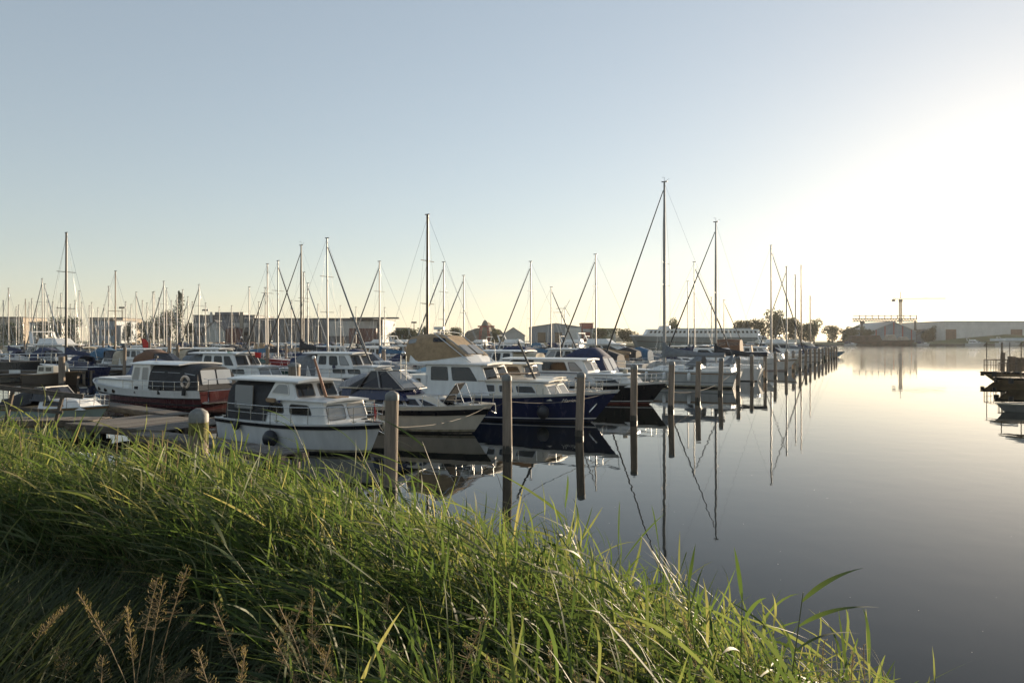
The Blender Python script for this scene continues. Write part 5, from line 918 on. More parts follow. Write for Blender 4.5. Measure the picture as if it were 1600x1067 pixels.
def tree(px, ptop, d, wpx, ci, li, label, group='trees on the far shore', base=1.9, name='tree'):
    z = Z(ptop, d) - base; o = empty(name, (X(px, d), d, base), random.uniform(0, 6)); tag(o, label, 'tree', group); wv = wpx / F * d
    q = bpy.data.objects.new('crown', CR[ci]); COL.objects.link(q); q.parent = o
    sx = wv / (.36 if ci == 3 else 1.0); q.scale = (sx, sx, z)
    if not q.data.materials: q.data.materials.append(LM[0])
    q.material_slots[0].link = 'OBJECT'; q.material_slots[0].material = LM[li]
    q = bpy.data.objects.new('trunk', TR[ci % 2]); COL.objects.link(q); q.parent = o; q.scale = (z, z, z)
tree(280, 456, 345, 15, 3, 2, 'tall narrow poplar standing above the marina masts', name='poplar_tree')
for px, pt, w, ci, lb in ((248, 487, 34, 0, 'round tree nearest the poplar, on its low side'), (262, 478, 30, 1, 'round taller tree touching the poplar'), (228, 494, 34, 2, 'low dark tree before the beige hall'), (88, 487, 30, 0, 'dense green tree behind the very tall dark mast'), (112, 486, 26, 2, 'sunlit green tree right of the very tall dark mast'), (65, 497, 22, 1, 'small tree by the little white building'), (18, 497, 36, 2, 'hedge like tree before the beige low building'), (296, 500, 18, 1, 'small tree at the foot of the poplar'), (200, 498, 20, 0, 'small tree at the end of the beige building'), (640, 508, 46, 2, 'broad dark tree behind the tan canopy'), (620, 512, 30, 0, 'low dark tree by the low blue grey shed'),
                      (665, 506, 14, 1, 'narrow tree by the bronze mast'), (690, 512, 26, 0, 'low tree before the rubble hill'), (712, 508, 22, 1, 'bushy tree at the left foot of the rubble hill'), (775, 511, 24, 0, 'bushy tree on the right flank of the rubble hill')): tree(px, pt, 362, w, ci, (ci + px) % 2, lb)
for px, pt, w, ci, lb in ((1052, 491, 26, 0, 'lone round tree behind the tallest mast'), (1160, 496, 36, 1, 'bushy tree at the left end of the riverside clump'), (1185, 490, 34, 2, 'mid sized bushy tree of the riverside clump'), (1212, 475, 40, 0, 'tallest tree of the riverside clump'), (1236, 491, 34, 1, 'tree just beyond the tallest riverside tree'), (1256, 498, 30, 2, 'tree behind the far piles'), (1272, 492, 26, 0, 'pointed tree behind the slanting radar arch'), (1300, 505, 30, 1, 'low tree at the end of the pile row'), (1332, 505, 34, 0, 'round tree by the gantry crane'), (1355, 510, 22, 2, 'small bush like tree under the gantry crane'), (1462, 505, 26, 1, 'tree at the corner of the long white shed'), (1445, 513, 24, 0, 'low tree between the two sheds'), (940, 508, 40, 2, 'leafy tree left of the lone round tree'), (975, 509, 44, 0, 'leafy tree before the green ridge')): tree(px, pt, 430 if px < 1290 else 560, w, ci, (ci + px) % 2, lb)
# right hand shore
d = 560; o, w, hh = hall('shed', 'grey gabled boat shed with red posts across the open water', 1362, 1431, 503, d, 50, clad_blue, clad_lt, gable=.45, ribs=5, ribm=redsteel)
d = 545; o, w, hh = hall('shed', 'very long white shed with brown doors across the open water', 1476, 1640, 501.5, d, 60, clad_white, clad_lt); wbox(o, -w * .49, -w * .39, -.2, .02, 0, hh * .62, doorbrown, 'door'); wbox(o, w * .13, w * .24, -.2, .02, 0, hh * .62, doorbrown, 'door')
o, w, hh = hall('shed', 'small dim shed between the boat shed and the white shed', 1433, 1458, 515, 560, 20, clad_blue, roof_dk, gable=.4)
mound('grass_bank', 'grassy slope under the long white shed', 1450, 1720, 522, 528, 16, grassland, 'bank', 'structure', 9, .5, .2)
d = 520; cb = boat('scrap_barge', 'rusty brown cargo barge loaded with scrap below the gantry crane', 'barge', (X(1312, d), d, 0), 0, X(1430, d) - X(1312, d), 'stern'); Lb = X(1430, d) - X(1312, d); hb = Hull(Lb, 9, 4, 3.4, rake=3, p=5, tm=.85, sw=.95, wl=.98); hullset(cb, hb, rust, (.88, 1, darkmast), antif, rust, None, bottom=False)
for k, (u, ln, hh, m) in enumerate(((.12, .42, 4.2, rust), (.60, .14, 4.8, clad_beige), (.78, .12, 3.2, clad_beige))):
    mb = MB(); mb.hexa([(Lb * u, -3.5, 3.2), (Lb * (u + ln), -3.5, 3.2), (Lb * (u + ln), 3.5, 3.2), (Lb * u, 3.5, 3.2)], [(Lb * (u + .02), -2.5, 3.2 + hh * .8), (Lb * (u + ln - .03), -2.2, 3.2 + hh), (Lb * (u + ln - .03), 2.2, 3.2 + hh), (Lb * (u + .02), 2.5, 3.2 + hh * .9)]); mb.build('cargo_heap', m, cb, .4)
def truss(mb, a, b, w, n, r):
    a = Vector(a); b = Vector(b); s = Vector((0, 0, 1)) if abs((b - a).normalized().z) < .5 else Vector((1, 0, 0)); t = (b - a).normalized().cross(s)
    P4 = [lambda q, i=i, j=j: a.lerp(b, q) + s * (i * w / 2) + t * (j * w / 2) for i in (1, -1) for j in (1, -1)]
    for p in P4: mb.bar(p(0), p(1), r * 2)
    for k in range(n):
        for p, q in ((0, 1), (1, 3), (3, 2), (2, 0)): mb.bar(P4[p](k / n), P4[q]((k + 1) / n), r * 1.3)
d = 570; xg0, xg1, zg = X(1333, d), X(1432, d), Z(500, d); o = empty('gantry_crane', (xg0, d, 1.8)); tag(o, 'long low gantry crane spanning the scrap barge', 'crane'); Lg = xg1 - xg0
mb = MB(); truss(mb, (0, 0, zg - 1.8), (Lg, 0, zg - 1.8), 2.2, 22, .34); mb.bar((0, 0, zg + 1.6), (Lg, 0, zg + 1.6), .5); [mb.bar((Lg * k / 10, 0, zg - 1.0), (Lg * k / 10, 0, zg + 2.2), .5) for k in range(1, 11)]; mb.build('girder', darkmast, o)
for u in (.14, .98):
    for s in (-1, 1): MB().bar((Lg * u, s * .4, zg - 2.8), (Lg * u + s * 3, s * 3, 0), 1.0).build('leg', darkmast, o)
MB().box(Lg * .55, Lg * .58, -1.2, 1.2, zg - 4.6, zg - 2.9).build('trolley', darkmast, o); MB().box(Lg * .12, Lg * .17, -1.4, 1.4, zg - 5, zg - 2.9).build('cab', darkmast, o)
d = 640; zt = Z(468, d); o = empty('tower_crane', (X(1407, d), d, 1.8)); tag(o, 'slender tower crane with a long thin jib over the grey boat shed', 'crane')
mb = MB(); truss(mb, (0, 0, 0), (0, 0, zt - 1.8), 1.7, 30, .19); mb.build('tower', yellowc, o); jl = X(1478, d) - X(1407, d); mb = MB(); truss(mb, (0, 0, zt - 1.2), (jl, 0, zt - .9), 1.0, 24, .10); mb.build('jib', yellowc, o); mb = MB(); truss(mb, (0, 0, zt - 1.2), (-7, 0, zt - 1.2), 1.0, 4, .1); mb.build('counter_jib', yellowc, o); MB().box(-1.2, 1.4, -1, 1, zt - 4, zt - 1.8).build('cab', darkmast, o); mb = MB(); mb.bar((0, 0, zt - 1), (0, 0, zt + 5), .4); mb.bar((0, 0, zt + 5), (jl * .6, 0, zt - .5), .12); mb.bar((0, 0, zt + 5), (-6.5, 0, zt - .8), .12); mb.build('apex', yellowc, o); MB().box(-7.5, -5, -.9, .9, zt - 3.6, zt - 1.8).build('counterweight', darkmast, o)
# wind turbines
for px, pt, d, lb in ((883, 482, 1300, 'tall white wind turbine on the skyline'), (877.5, 488, 1500, 'smaller white wind turbine beside the tall one')):
    o = empty('wind_turbine', (X(px, d), d, 2)); tag(o, lb, 'wind turbine', 'wind turbines on the skyline'); hz = Z(pt, d) - 2; MB().tube([(0, 0, 0), (0, 0, hz)], [1.5, .85], 8).build('tower', white_flat, o); MB().box(-1, 1, -2.5, 2, hz - 1, hz + 1).build('nacelle', white_flat, o)
    for k in range(3): a = .5 + k * 2.094; MB().bar((0, -3, hz), (math.sin(a) * 17, -3, hz + math.cos(a) * 17), 1.1, .4, (0, 1, 0)).build('blade', white_flat, o)
# light masts and the red lattice crane by the rubble hill
for px, pt, d, lb in ((191, 482, 385, 'floodlight mast rising above the beige building'), (647, 505, 420, 'floodlight mast over the broad dark tree'), (321, 486, 372, 'short light mast on the flat roofed building')):
    o = empty('light_mast', (X(px, d), d, 1.8)); tag(o, lb, 'light mast'); hz = Z(pt, d) - 1.8; MB().tube([(0, 0, 0), (0, 0, hz)], [.35, .25], 6).build('pole', darkmast, o); MB().box(-1.6, 1.6, -.4, .4, hz, hz + .9).build('lamp_head', darkmast, o)
o = empty('scrap_crane', (X(757, 425), 425, 1.8)); tag(o, 'red scrap crane working before the rubble hill', 'crane'); hz = Z(511, 425) - 1.8; mb = MB(); truss(mb, (-3, 0, 0), (-2, 0, hz), 1.0, 5, .2); truss(mb, (3, 0, 0), (2, 0, hz), 1.0, 5, .2); mb.build('leg_frame', redsteel, o); MB().box(-4, 6, -.6, .6, hz, hz + .8).build('boom', redsteel, o)
# two boats at the far right shore
for px, d, lb, L in ((1519, 500, 'white cabin boat tied below the long white shed', 13), (1568, 495, 'tall cluttered motor yacht below the long white shed', 16), (1440, 500, 'little white boat at the stone edge by the small dim shed', 9), (1327, 470, 'pale workboat beyond the end of the pile row', 9)):
    b = copy_tree(MP[2][0] if L > 9 else MP[1][0]); b.location = (X(px, d) - L * .3, d, 0); b.scale = (L / 12,) * 3 if L > 9 else (L / 8,) * 3; b.rotation_euler = (0, 0, -1.1); tag(b, lb, 'motorboat', 'boats on the far shore')
# pontoon boats at the right edge
rustgold = mat('weathered steel frame', (.20, .15, .10), .5, .3, 2, metal=.3); roofc = mat('worn canopy roof', (.40, .33, .24), .7, .2, 2)
def pontoon(px, pwl, label, L=11, top=533):
    p = at(px, pwl); d = p.y; o = empty('ferry_pontoon', (p.x, p.y, 0), -.10); tag(o, label, 'ferry boat'); B = 3.0
    h = Hull(L, B, .85, .8, .4, rake=1.1, p=3.2, tm=.6, sw=.95, wl=.9)
    # bow points to the open water, so the hull is turned round
    for nm, me, m in (('hull', h.body(), mat('brown hull with painted glare', (.30, .225, .14), .5, .25, 1)), ('deck', h.deck(), plank[1]), ('rubbing_strake', h.band(.82, 1.0, .05, 1), rubber)):  # hull brown is lightened to paint in the golden sun glare
        q = me.build(nm, m, o); q.rotation_euler = (0, 0, math.pi); q.location = (L - .9, 0, 0)
    zt = zat(top, d); 
    for s in (-1, 1):
        for k in range(5): MB().tube([(.25 + k * 1.9, s * 1.2, .8), (.25 + k * 1.9, s * 1.2, zt - .1)], .032, 6).build('canopy_post', rustgold, o)
        for k in range(9): MB().tube([(.1 + k * .95, s * 1.33, .8), (.1 + k * .95, s * 1.33, 1.85)], .022, 5).build('baluster', rustgold, o)
        w = MB(); w.tube([(.1, s * 1.33, 1.85), (8.0, s * 1.33, 1.85)], .025, 5); w.tube([(.1, s * 1.33, 1.35), (8.0, s * 1.33, 1.35)], .018, 5); w.build('hand_rail', rustgold, o)
    w = MB(); [w.tube([(-.05, y, .8), (-.05, y, 1.85)], .02, 5) for y in (-.9, -.45, 0, .45, .9)]; w.tube([(.1, -1.33, 1.85), (-.1, -.9, 1.85), (-.1, .9, 1.85), (.1, 1.33, 1.85)], .025, 5); w.build('bow_rail', rustgold, o)
    MB().box(.1, 8.2, -1.3, 1.3, zt - .06, zt).build('canopy_roof', roofc, o, .02); MB().box(.4, 1.6, -1.0, 1.0, zt + .004, zt + .22).build('roof_box', white_flat, o, .02)
    for y in (-.9, .9): MB().tube([(-.25, y, .45), (-.25, y, .8)], .16, 10).build('tyre_fender', rubber, o)
    return o
pontoon(1549, 596, 'rear low ferry pontoon with railings and a flat canopy roof at the bright edge')
pontoon(1574, 608, 'front low ferry pontoon with railings and a flat canopy roof at the bright edge')
for px, pwl, pt, s, lb in ((1566, 590, 549, 1.3, 'slim round post between the two ferry pontoons'), (1581, 592, 555, 2.2, 'thick dark bollard pile by the ferry pontoons'), (1594, 594, 557, 2.2, 'thick golden bollard pile in the sun glare')):
    p = at(px, pwl); pile(p, lb, 2, s, 'bollard piles by the ferry pontoons', top=zat(pt, p.y))
p = at(1556, 643); o = empty('rowing_boat', (p.x, p.y, 0), .02); tag(o, 'low grey rowing boat floating in the sun glare at the right edge', 'rowing boat'); hq = Hull(4.2, 1.4, .42, .36, .15, rake=.4, p=2.4)
for nm, me, m in (('hull', hq.body(), mat('grey boat paint', (.22, .22, .21), .5)), ('gunwale', hq.band(.88, 1.04, .03, 1), offwhite), ('deck', hq.deck(.55, 0), deckgrey)): q = me.build(nm, m, o); q.rotation_euler = (0, 0, math.pi); q.location = (4.2, 0, 0)
for x in (1.3, 2.6): MB().box(x, x + .25, -.55, .55, .26, .30).build('thwart', teak, o)
# ---------------------------------------------------------------- reeds and grasses on the bank
def blade_mat(name, stops, trans=.42, rough=.55):
    m = bpy.data.materials.new(name); m.use_nodes = True; t = m.node_tree; N = t.nodes; K = t.links; b = N['Principled BSDF']; b.inputs['Roughness'].default_value = rough; b.inputs['Specular IOR Level'].default_value = .28
    at_ = N.new('ShaderNodeAttribute'); at_.attribute_name = 'tint'; rp = N.new('ShaderNodeValToRGB'); e = rp.color_ramp.elements
    while len(e) < len(stops): e.new(.5)
    for k, (p, c) in enumerate(stops): e[k].position = p; e[k].color = (*c, 1)
    K.new(at_.outputs['Fac'], rp.inputs[0]); K.new(rp.outputs[0], b.inputs['Base Color'])
    tr = N.new('ShaderNodeBsdfTranslucent'); g = N.new('ShaderNodeMix'); g.data_type = 'RGBA'; g.blend_type = 'MULTIPLY'; g.inputs['Factor'].default_value = 1; g.inputs['B'].default_value = (1.38, 1.5, .85, 1); K.new(rp.outputs[0], g.inputs['A']); K.new(g.outputs['Result'], tr.inputs[0])
    mx = N.new('ShaderNodeMixShader'); mx.inputs[0].default_value = trans; K.new(b.outputs[0], mx.inputs[1]); K.new(tr.outputs[0], mx.inputs[2]); K.new(mx.outputs[0], N['Material Output'].inputs['Surface']); return m
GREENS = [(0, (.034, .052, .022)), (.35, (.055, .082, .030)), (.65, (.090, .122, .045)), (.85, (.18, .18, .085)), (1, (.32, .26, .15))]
reedm = blade_mat('reed leaf', GREENS, .5); grassm = blade_mat('meadow grass', [(0, (.028, .040, .015)), (.5, (.042, .054, .021)), (.8, (.075, .072, .034)), (1, (.20, .155, .09))], .25, .65); drym = blade_mat('dry seed head', [(0, (.24, .17, .09)), (1, (.42, .32, .18))], .3, .7)  # meadow grass colours are lowered to paint in the shade on the bank
def norm(a): return a / np.maximum(1e-9, np.linalg.norm(a, axis=-1, keepdims=True))
def ribbons(base, dirs, length, width, bend, roll, tint, segs=5, prof=None, curl=None):
    n = len(base); s = np.linspace(0, 1, segs + 1)[None, :, None]
    pts = base[:, None, :] + length[:, None, None] * (s * dirs[:, None, :] + s ** 2 * bend[:, None, :])
    tg = norm(dirs[:, None, :] + 2 * s * bend[:, None, :]); up = np.zeros_like(tg); up[..., 2] = 1
    side = norm(np.cross(tg, up) + 1e-4); nn = np.cross(side, tg); cr = roll[:, None, None] + (0 if curl is None else curl[:, None, None] * s)
    side = side * np.cos(cr) + nn * np.sin(cr)
    p = prof if prof is not None else np.array([.45, .9, 1.0, .85, .5, .02])
    w = (width[:, None] * p[None, :])[..., None] * .5
    V = np.stack([pts - side * w, pts + side * w], axis=2).reshape(n, (segs + 1) * 2, 3)
    q = np.array([[2 * i, 2 * i + 1, 2 * i + 3, 2 * i + 2] for i in range(segs)]); Fq = (q[None] + (np.arange(n) * (segs + 1) * 2)[:, None, None]).reshape(-1, 4)
    return V.reshape(-1, 3), Fq, np.repeat(tint, (segs + 1) * 2)
def mesh_np(name, chunks, m, smooth=True):
    V = np.concatenate([c[0] for c in chunks]); off = np.cumsum([0] + [len(c[0]) for c in chunks]); Fq = np.concatenate([c[1] + off[i] for i, c in enumerate(chunks)]); T = np.concatenate([c[2] for c in chunks])
    me = bpy.data.meshes.new(name); me.vertices.add(len(V)); me.vertices.foreach_set('co', V.astype(np.float32).ravel()); me.loops.add(len(Fq) * 4); me.loops.foreach_set('vertex_index', Fq.astype(np.int32).ravel())
    me.polygons.add(len(Fq)); me.polygons.foreach_set('loop_start', np.arange(0, len(Fq) * 4, 4, dtype=np.int32)); me.polygons.foreach_set('loop_total', np.full(len(Fq), 4, dtype=np.int32)); me.polygons.foreach_set('use_smooth', np.full(len(Fq), smooth))
    a = me.attributes.new('tint', 'FLOAT', 'POINT'); a.data.foreach_set('value', T.astype(np.float32)); me.update(); me.validate(); me.materials.append(m)
    o = bpy.data.objects.new(name, me); COL.objects.link(o); return o
def scatter(n, smin, smax, x0, x1, y0, y1, dens=None):
    out = []
    while sum(len(c) for c in out) < n:
        X_ = RNG.uniform(x0, x1, 40000); Y_ = RNG.uniform(y0, y1, 40000); s = shore_dist(X_, Y_); px = 800 + F * X_ / np.maximum(Y_, .1)
        k = (s > smin) & (s < smax) & (Y_ > .9) & (px > -220) & (px < 1750)
        if dens is not None: k &= RNG.uniform(0, 1, len(X_)) < dens(X_, Y_, s)
        out.append(np.stack([X_[k], Y_[k]], 1))
    P = np.concatenate(out)[:n]; return P, shore_dist(P[:, 0], P[:, 1])
def reed_bed(n, smin, smax, hfun, leaves, seed_wind, dens=None):
    P, s = scatter(n, smin, smax, -17, 4, .9, 17, dens); z = bank_z(P[:, 0], P[:, 1]); base = np.column_stack([P, z - .05]); N_ = len(P)
    clump = np.sin(P[:, 0] * 2.1 + 1.3 * np.sin(P[:, 1] * 1.7)) * np.cos(P[:, 1] * 2.3)
    ht = hfun(P[:, 0], P[:, 1], s) * RNG.uniform(.66, 1.12, N_) * (1 + .15 * clump)
    cl2 = np.sin(P[:, 0] * 1.3 + 2.0 * np.cos(P[:, 1] * .9)) * np.sin(P[:, 1] * 1.1 + .7)
    wk = np.interp(P[:, 0], [-9, -4, -1], [.35, .75, 1.0]); lean = np.column_stack([seed_wind[0] * wk + RNG.normal(0, .20, N_) - .22 * cl2, seed_wind[1] + RNG.normal(0, .18, N_) + .12 * clump, np.ones(N_)]); d = norm(lean); bend = np.column_stack([seed_wind[0] * .55 + RNG.normal(0, .10, N_), RNG.normal(0, .08, N_), -.10 + RNG.normal(0, .04, N_)])
    tint0 = np.clip(.42 + .16 * clump + RNG.normal(0, .14, N_), 0, .8)
    ch = [ribbons(base, d, ht, np.full(N_, .008), bend, RNG.uniform(0, 3.1, N_), np.clip(tint0 + RNG.uniform(.1, .6, N_), 0, 1), 5, np.array([1, 1, .9, .8, .6, .3]))]
    for k in range(leaves):
        u = .30 + .69 * (k + RNG.uniform(0, .8, N_)) / leaves; u = np.clip(u, .2, .99)
        b = base + ht[:, None] * (u[:, None] * d + (u ** 2)[:, None] * bend)
        az = RNG.uniform(0, 2 * np.pi, N_); wx = np.cos(az) * .85 + seed_wind[0] * 2.0 * wk; wy = np.sin(az) * .75 + seed_wind[1] * 1.5; el = RNG.uniform(.35, 1.15, N_) + .5 * (u - .5)
        ld = norm(np.column_stack([wx, wy, el])); L_ = RNG.uniform(.30, .60, N_) * (1.05 - .25 * np.abs(u - .6)) * np.clip(ht / 1.5, .6, 1.15)
        bd = np.column_stack([RNG.normal(-.05, .08, N_) + seed_wind[0] * .3, RNG.normal(0, .08, N_), -RNG.uniform(.05, .42, N_)])
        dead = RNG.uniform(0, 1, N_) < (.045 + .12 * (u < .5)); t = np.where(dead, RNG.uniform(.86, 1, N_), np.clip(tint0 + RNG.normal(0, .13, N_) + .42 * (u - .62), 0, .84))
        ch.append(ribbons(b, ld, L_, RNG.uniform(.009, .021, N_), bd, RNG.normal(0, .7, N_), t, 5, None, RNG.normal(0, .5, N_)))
    return ch
hleft = lambda x, y, s: np.where(s < .2, .95, 1.0) * np.interp(x, [-14, -8, -5, -2, 0, 1.5, 3], [2.35, 2.35, 2.12, 2.12, 2.05, 1.85, 1.45]) * np.interp(s, [-.4, .3, 1.6, 2.4, 3.4], [.92, 1.0, .95, .70, .42])
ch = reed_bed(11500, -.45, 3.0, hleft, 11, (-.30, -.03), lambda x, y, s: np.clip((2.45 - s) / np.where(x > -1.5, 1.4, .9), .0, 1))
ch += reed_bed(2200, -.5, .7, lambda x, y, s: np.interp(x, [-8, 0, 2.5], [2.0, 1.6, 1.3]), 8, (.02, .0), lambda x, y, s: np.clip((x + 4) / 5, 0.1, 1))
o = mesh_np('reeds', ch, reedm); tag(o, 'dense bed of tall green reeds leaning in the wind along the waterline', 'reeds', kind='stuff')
# meadow grass on the near slope
P, s = scatter(42000, 1.2, 7.5, -9, 4, .9, 9); N_ = len(P); z = bank_z(P[:, 0], P[:, 1]); base = np.column_stack([P, z - .02]); az = RNG.uniform(0, 6.283, N_)
d = norm(np.column_stack([np.cos(az) * .4 - .15, np.sin(az) * .4, RNG.uniform(.7, 1.3, N_)])); L_ = RNG.uniform(.3, .95, N_); bd = np.column_stack([np.cos(az) * .35, np.sin(az) * .35, -RNG.uniform(.1, .5, N_)])
o = mesh_np('meadow_grass', [ribbons(base, d, L_, RNG.uniform(.005, .015, N_), bd, RNG.normal(0, .6, N_), np.clip(RNG.normal(.36, .2, N_), 0, 1), 5)], grassm); tag(o, 'meadow grass coloured dark to carry the shade of the near bank', 'grass', kind='stuff')
# broad low herbs in the shade between the grass
P, s = scatter(5200, 2.0, 7.0, -8, 4, .9, 8); N_ = len(P); z = bank_z(P[:, 0], P[:, 1]); base = np.column_stack([P, z + RNG.uniform(.05, .32, N_)]); az = RNG.uniform(0, 6.283, N_)
o = mesh_np('ground_herbs', [ribbons(base, norm(np.column_stack([np.cos(az), np.sin(az), RNG.uniform(.1, .8, N_)])), RNG.uniform(.06, .14, N_), RNG.uniform(.02, .045, N_), np.column_stack([np.zeros(N_), np.zeros(N_), -RNG.uniform(.1, .4, N_)]), RNG.normal(0, .5, N_), np.clip(RNG.normal(.3, .2, N_), 0, 1), 5)], grassm); tag(o, 'low leafy herbs in the dark foot of the bank', 'herbs', kind='stuff')
# single dry grass stalks with seed heads that stand out against the dark
def seed_stalk(p, ht, lean, label, heads=46, loose=.03, group='dry seeding grasses on the bank', th=.0023):
    o = empty('dry_grass', p); tag(o, label, 'grass stalk', group, 'thing'); pts = [Vector((lean[0] * u ** 2 * ht, lean[1] * u ** 2 * ht, ht * (u - .12 * abs(lean[0]) * u ** 3))) for u in np.linspace(0, 1, 9)]
    n = 9; b = np.array([pts[0]]); MB().tube(pts, [th * 1.3] * 4 + [th] * 5, 4).build('stem', drystem, o)
    H_ = heads; u = RNG.uniform(.76, 1.0, H_); q = np.array([lean[0] * ht * u ** 2, lean[1] * ht * u ** 2, ht * (u - .12 * abs(lean[0]) * u ** 3)]).T; az = RNG.uniform(0, 6.283, H_); sp = loose * (1.15 - u) * 3.2
    q2 = q + np.column_stack([np.cos(az) * sp, np.sin(az) * sp, RNG.uniform(0, .02, H_)]); dd = norm(np.column_stack([np.cos(az) * .5 + lean[0], np.sin(az) * .5 + lean[1], np.ones(H_)]))
    c = mesh_np('seed_head', [ribbons(q2, dd, RNG.uniform(.006, .014, H_), RNG.uniform(.0015, .0030, H_), np.zeros((H_, 3)), RNG.uniform(0, 3, H_), RNG.uniform(0, 1, H_), 3, np.array([.3, 1, .8, .05])), ribbons(q, norm(q2 - q + 1e-5), np.linalg.norm(q2 - q, axis=1), np.full(H_, .002), np.zeros((H_, 3)), np.zeros(H_), np.full(H_, .3), 3, np.array([1., 1, 1, 1]))], drym); c.parent = o; return o
drystem = mat('dry stem', (.30, .21, .11), .7, .2, 6)
def ground_at(px, py):                               # where the sight line through a photo pixel meets the bank
    for d in np.arange(1.2, 16, .04):
        x = (px - 800) / F * d; zz = H - (py - HY) * d / F
        if zz <= float(bank_z(np.array([x]), np.array([d]))[0]): return Vector((x, d, zz))
    return Vector(((px - 800) / F * 16, 16, 0))
ST = [(120, 905, 2.9, -.5, 'arching stalk with a drooping head low at the dark corner'), (228, 905, 3.1, .12, 'upright stalk beside the arching one'), (285, 880, 3.2, .25, 'stalk bent aside in the dark grass under the reeds'), (196, 940, 2.8, -.1, 'short straw coloured stalk near the dark corner'), (335, 925, 3.0, -.35, 'stalk with a nodding loose panicle'), (470, 930, 3.1, .3, 'branched stalk below the long reed leaves'), (485, 915, 3.3, -.02, 'pair forming narrow spike below the long reed leaves'),
      (520, 985, 2.8, .22, 'spreading stalk near the bottom edge'), (602, 985, 3.0, -.12, 'loose stalk before the dark herbs'), (385, 1000, 2.6, .1, 'low stalk at the bottom edge under the nodding panicle'), (300, 1010, 2.6, -.28, 'low tilted stalk at the bottom edge'), (430, 960, 2.9, -.4, 'stalk leaning over in the middle of the dark grass'), (860, 985, 3.1, .05, 'stalk among the low reeds at the bottom'), (925, 1000, 3.2, -.1, 'short stalk beside the broken reed leaf'), (1285, 985, 3.1, .16, 'thin stalk leaning out over the open water'), (1322, 1000, 3.0, .05, 'first of two close stalks against the open water'), (1338, 988, 3.0, -.08, 'second of two close stalks against the open water'), (690, 1000, 2.8, .1, 'dim stalk in the middle of the bottom edge'), (760, 1010, 2.9, -.2, 'dim bent stalk in the bottom grass'), (560, 1020, 2.7, .3, 'low curved stalk at the bottom edge')]
rs = random.Random(5)
ST += [(rs.uniform(90, 1180), rs.uniform(900, 1040), rs.uniform(2.9, 3.9), rs.uniform(-.6, .6), 'one of the faint thin stalks scattered through the dark lower grass') for _ in range(34)]
for i, (px, py, d, ln, lb) in enumerate(ST):
    d *= 1.16; ln *= 1.3; x = (px - 800) / F * d; top = H - (py - HY) * d / F; x0 = x - ln * .55; g0 = float(bank_z(np.array([x0]), np.array([d]))[0]); ht = max(.35, top - g0)
    seed_stalk((x0, d, g0 - .02), ht, (ln * .55 / ht, RNG.normal(0, .05)), 'dry seeding grass, ' + lb, 80 if i % 3 else 120, .042 if i % 3 else .02)
# tawny last year's reeds standing in the bed
for i, (px, py, d, ln, lb) in enumerate(((232, 690, 7.6, .05, 'first of a tight group left of the capped pile'), (240, 678, 7.7, .10, 'tallest of a tight group left of the capped pile'), (254, 672, 7.8, .04, 'middle of a tight group left of the capped pile'), (262, 684, 7.6, .12, 'last of a tight group left of the capped pile'), (184, 668, 8.2, .06, 'alone in the pale reeds below the small green boat'), (281, 695, 7.5, .15, 'leaning towards the capped pile'), (152, 700, 7.8, -.05, 'short one in the pale reeds'), (392, 742, 6.8, 0, 'upright one in front of the finger jetty'), (30, 672, 8.2, -.1, 'at the edge of the view in the pale reeds'), (345, 700, 7.4, .1, 'just past the capped pile'))):
    x = (px - 800) / F * d; top = H - (py - HY) * d / F; x0 = x - ln; g0 = float(bank_z(np.array([x0]), np.array([d]))[0]); ht = top - g0; seed_stalk((x0, d, g0), ht, (ln / ht, 0), 'tawny old reed, ' + lb, 150, .008, 'tawny old reeds in the bed', .006)
# reeds that stand apart, each with its leaves as parts
def reed_plant(p, ht, lean, leaves, label, seed, wind=-.5, L0=.6):
    o = empty('reed', p); tag(o, label, 'reed', 'reeds standing apart', 'thing'); rg = np.random.default_rng(seed); f_ = lambda u: np.array([lean[0] * ht * u ** 1.6, lean[1] * ht * u ** 1.6, ht * u])
    MB().tube([f_(u) for u in np.linspace(0, 1, 8)], [.007, .007, .006, .006, .005, .004, .003, .002], 5).build('stem', stemm, o)
    for k in range(leaves + 4):
        u = .40 + .58 * k / (leaves + 3); a = (wind + rg.normal(0, .25)) * 1.4; dd = norm(np.array([[a, rg.normal(0, .3), .55 + .6 * (u > .9) + rg.normal(0, .12)]]))
        c = mesh_np('leaf', [ribbons(f_(u)[None], dd, np.array([L0 * rg.uniform(.75, 1.1)]), np.array([rg.uniform(.018, .03)]), np.array([[a * .1, 0, -rg.uniform(.1, .38)]]), np.array([rg.normal(0, .5)]), np.array([rg.uniform(.2, .6)]), 8, np.array([.3, .7, .95, 1, .95, .8, .6, .3, .02]), np.array([rg.normal(0, .4)]))], reedm); c.parent = o
stemm = mat('green reed stem', (.12, .13, .05), .5, .2, 5)
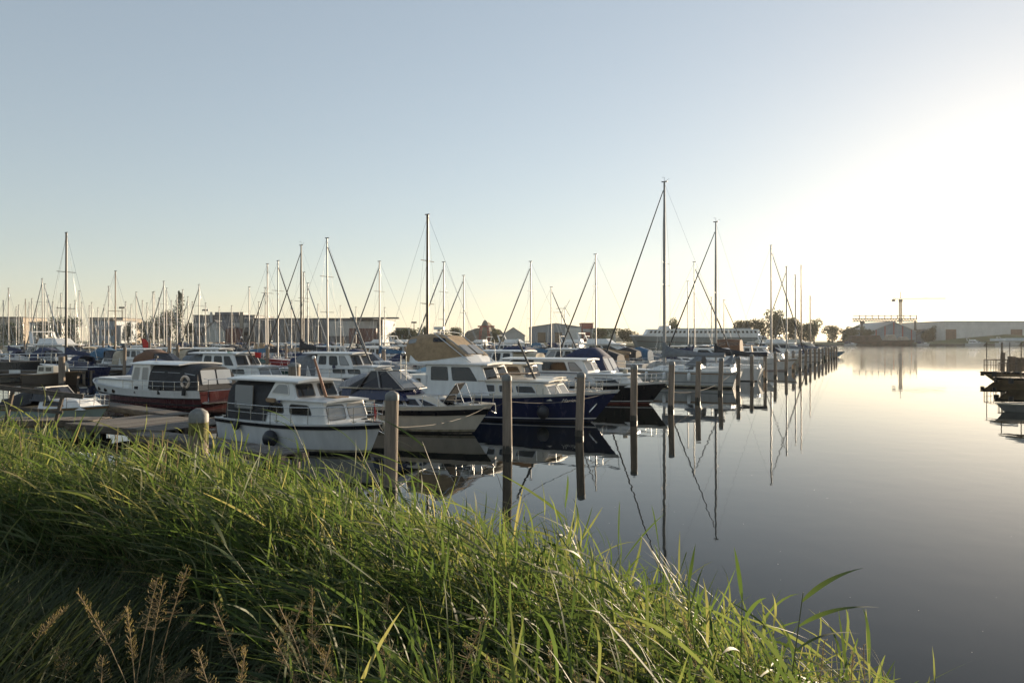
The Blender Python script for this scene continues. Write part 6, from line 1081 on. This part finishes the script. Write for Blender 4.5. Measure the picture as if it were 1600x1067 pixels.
for i, (px0, px, py, d, nl, wd, lb) in enumerate(((1190, 1255, 925, 3.3, 8, .9, 'single reed bending out over the open water, leaves streaming outward'), (1110, 1075, 905, 4.0, 7, .1, 'upright young reed at the tip of the bed over the dark water'), (1045, 1030, 855, 4.8, 7, -.2, 'slender reed crossing the reflection of the tallest mast'), (935, 880, 810, 5.6, 8, -.6, 'tall reed with a plume of leaves above the right part of the bed'), (1000, 965, 850, 5.0, 7, .2, 'reed with two crossed top leaves at the waterline'), (760, 660, 690, 6.9, 8, -.5, 'long reed rising before the pile of the white cabin cruiser'), (560, 455, 655, 7.9, 8, -.5, 'long reed reaching up before the hull of the white cabin cruiser'), (700, 560, 700, 6.6, 8, -.6, 'reed leaning far over beside the white cabin cruiser bow'), (520, 350, 850, 4.6, 7, -.8, 'broad leaved reed lying low across the shade'), (1150, 1160, 925, 3.6, 6, .15, 'short stiff reed near the bending single reed'))):
    d0 = d; x0 = (px0 - 800) / F * d0; x1 = (px - 800) / F * d0; g0 = float(bank_z(np.array([x0]), np.array([d0]))[0]); g0 = max(g0, -.3); top = H - (py - HY) * d0 / F; ht = max(.5, top - g0)
    reed_plant((x0, d0, g0), ht, ((x1 - x0) / ht, 0), nl, lb, 40 + i, wd, .5 if d > 4 else .42)
# flecks floating on the water
P = []
while len(P) < 90:
    x, y = RNG.uniform(-2, 14), RNG.uniform(4.5, 22)
    if float(shore_dist(np.array([x]), np.array([y]))[0]) < -.4: P.append((x, y))
mb = MB()
for x, y in P:
    r = RNG.uniform(.005, .014); a = RNG.uniform(0, 6); mb.add([(x + r * math.cos(a + k * 2.1), y + r * math.sin(a + k * 2.1), .004) for k in range(3)], [(0, 1, 2)])
o = mb.build('floating_flecks', mat('pale fluff', (.5, .48, .4), .9)); tag(o, 'tiny pale flecks floating on the dark water', 'flecks', kind='stuff')
# ---------------------------------------------------------------- the air: a thin even haze
hm = bpy.data.materials.new('haze'); hm.use_nodes = True; hm.node_tree.nodes.clear()
pv = hm.node_tree.nodes.new('ShaderNodeVolumePrincipled'); pv.inputs['Color'].default_value = (.86, .88, .9, 1); pv.inputs['Density'].default_value = .00009; pv.inputs['Anisotropy'].default_value = .3
ho = hm.node_tree.nodes.new('ShaderNodeOutputMaterial'); hm.node_tree.links.new(pv.outputs[0], ho.inputs['Volume'])
o = MB().box(-2600, 3000, -70, 3000, -3, 85).build('haze', hm); tag(o, 'thin pale evening haze hanging in the air over the whole harbour', 'haze', kind='stuff')
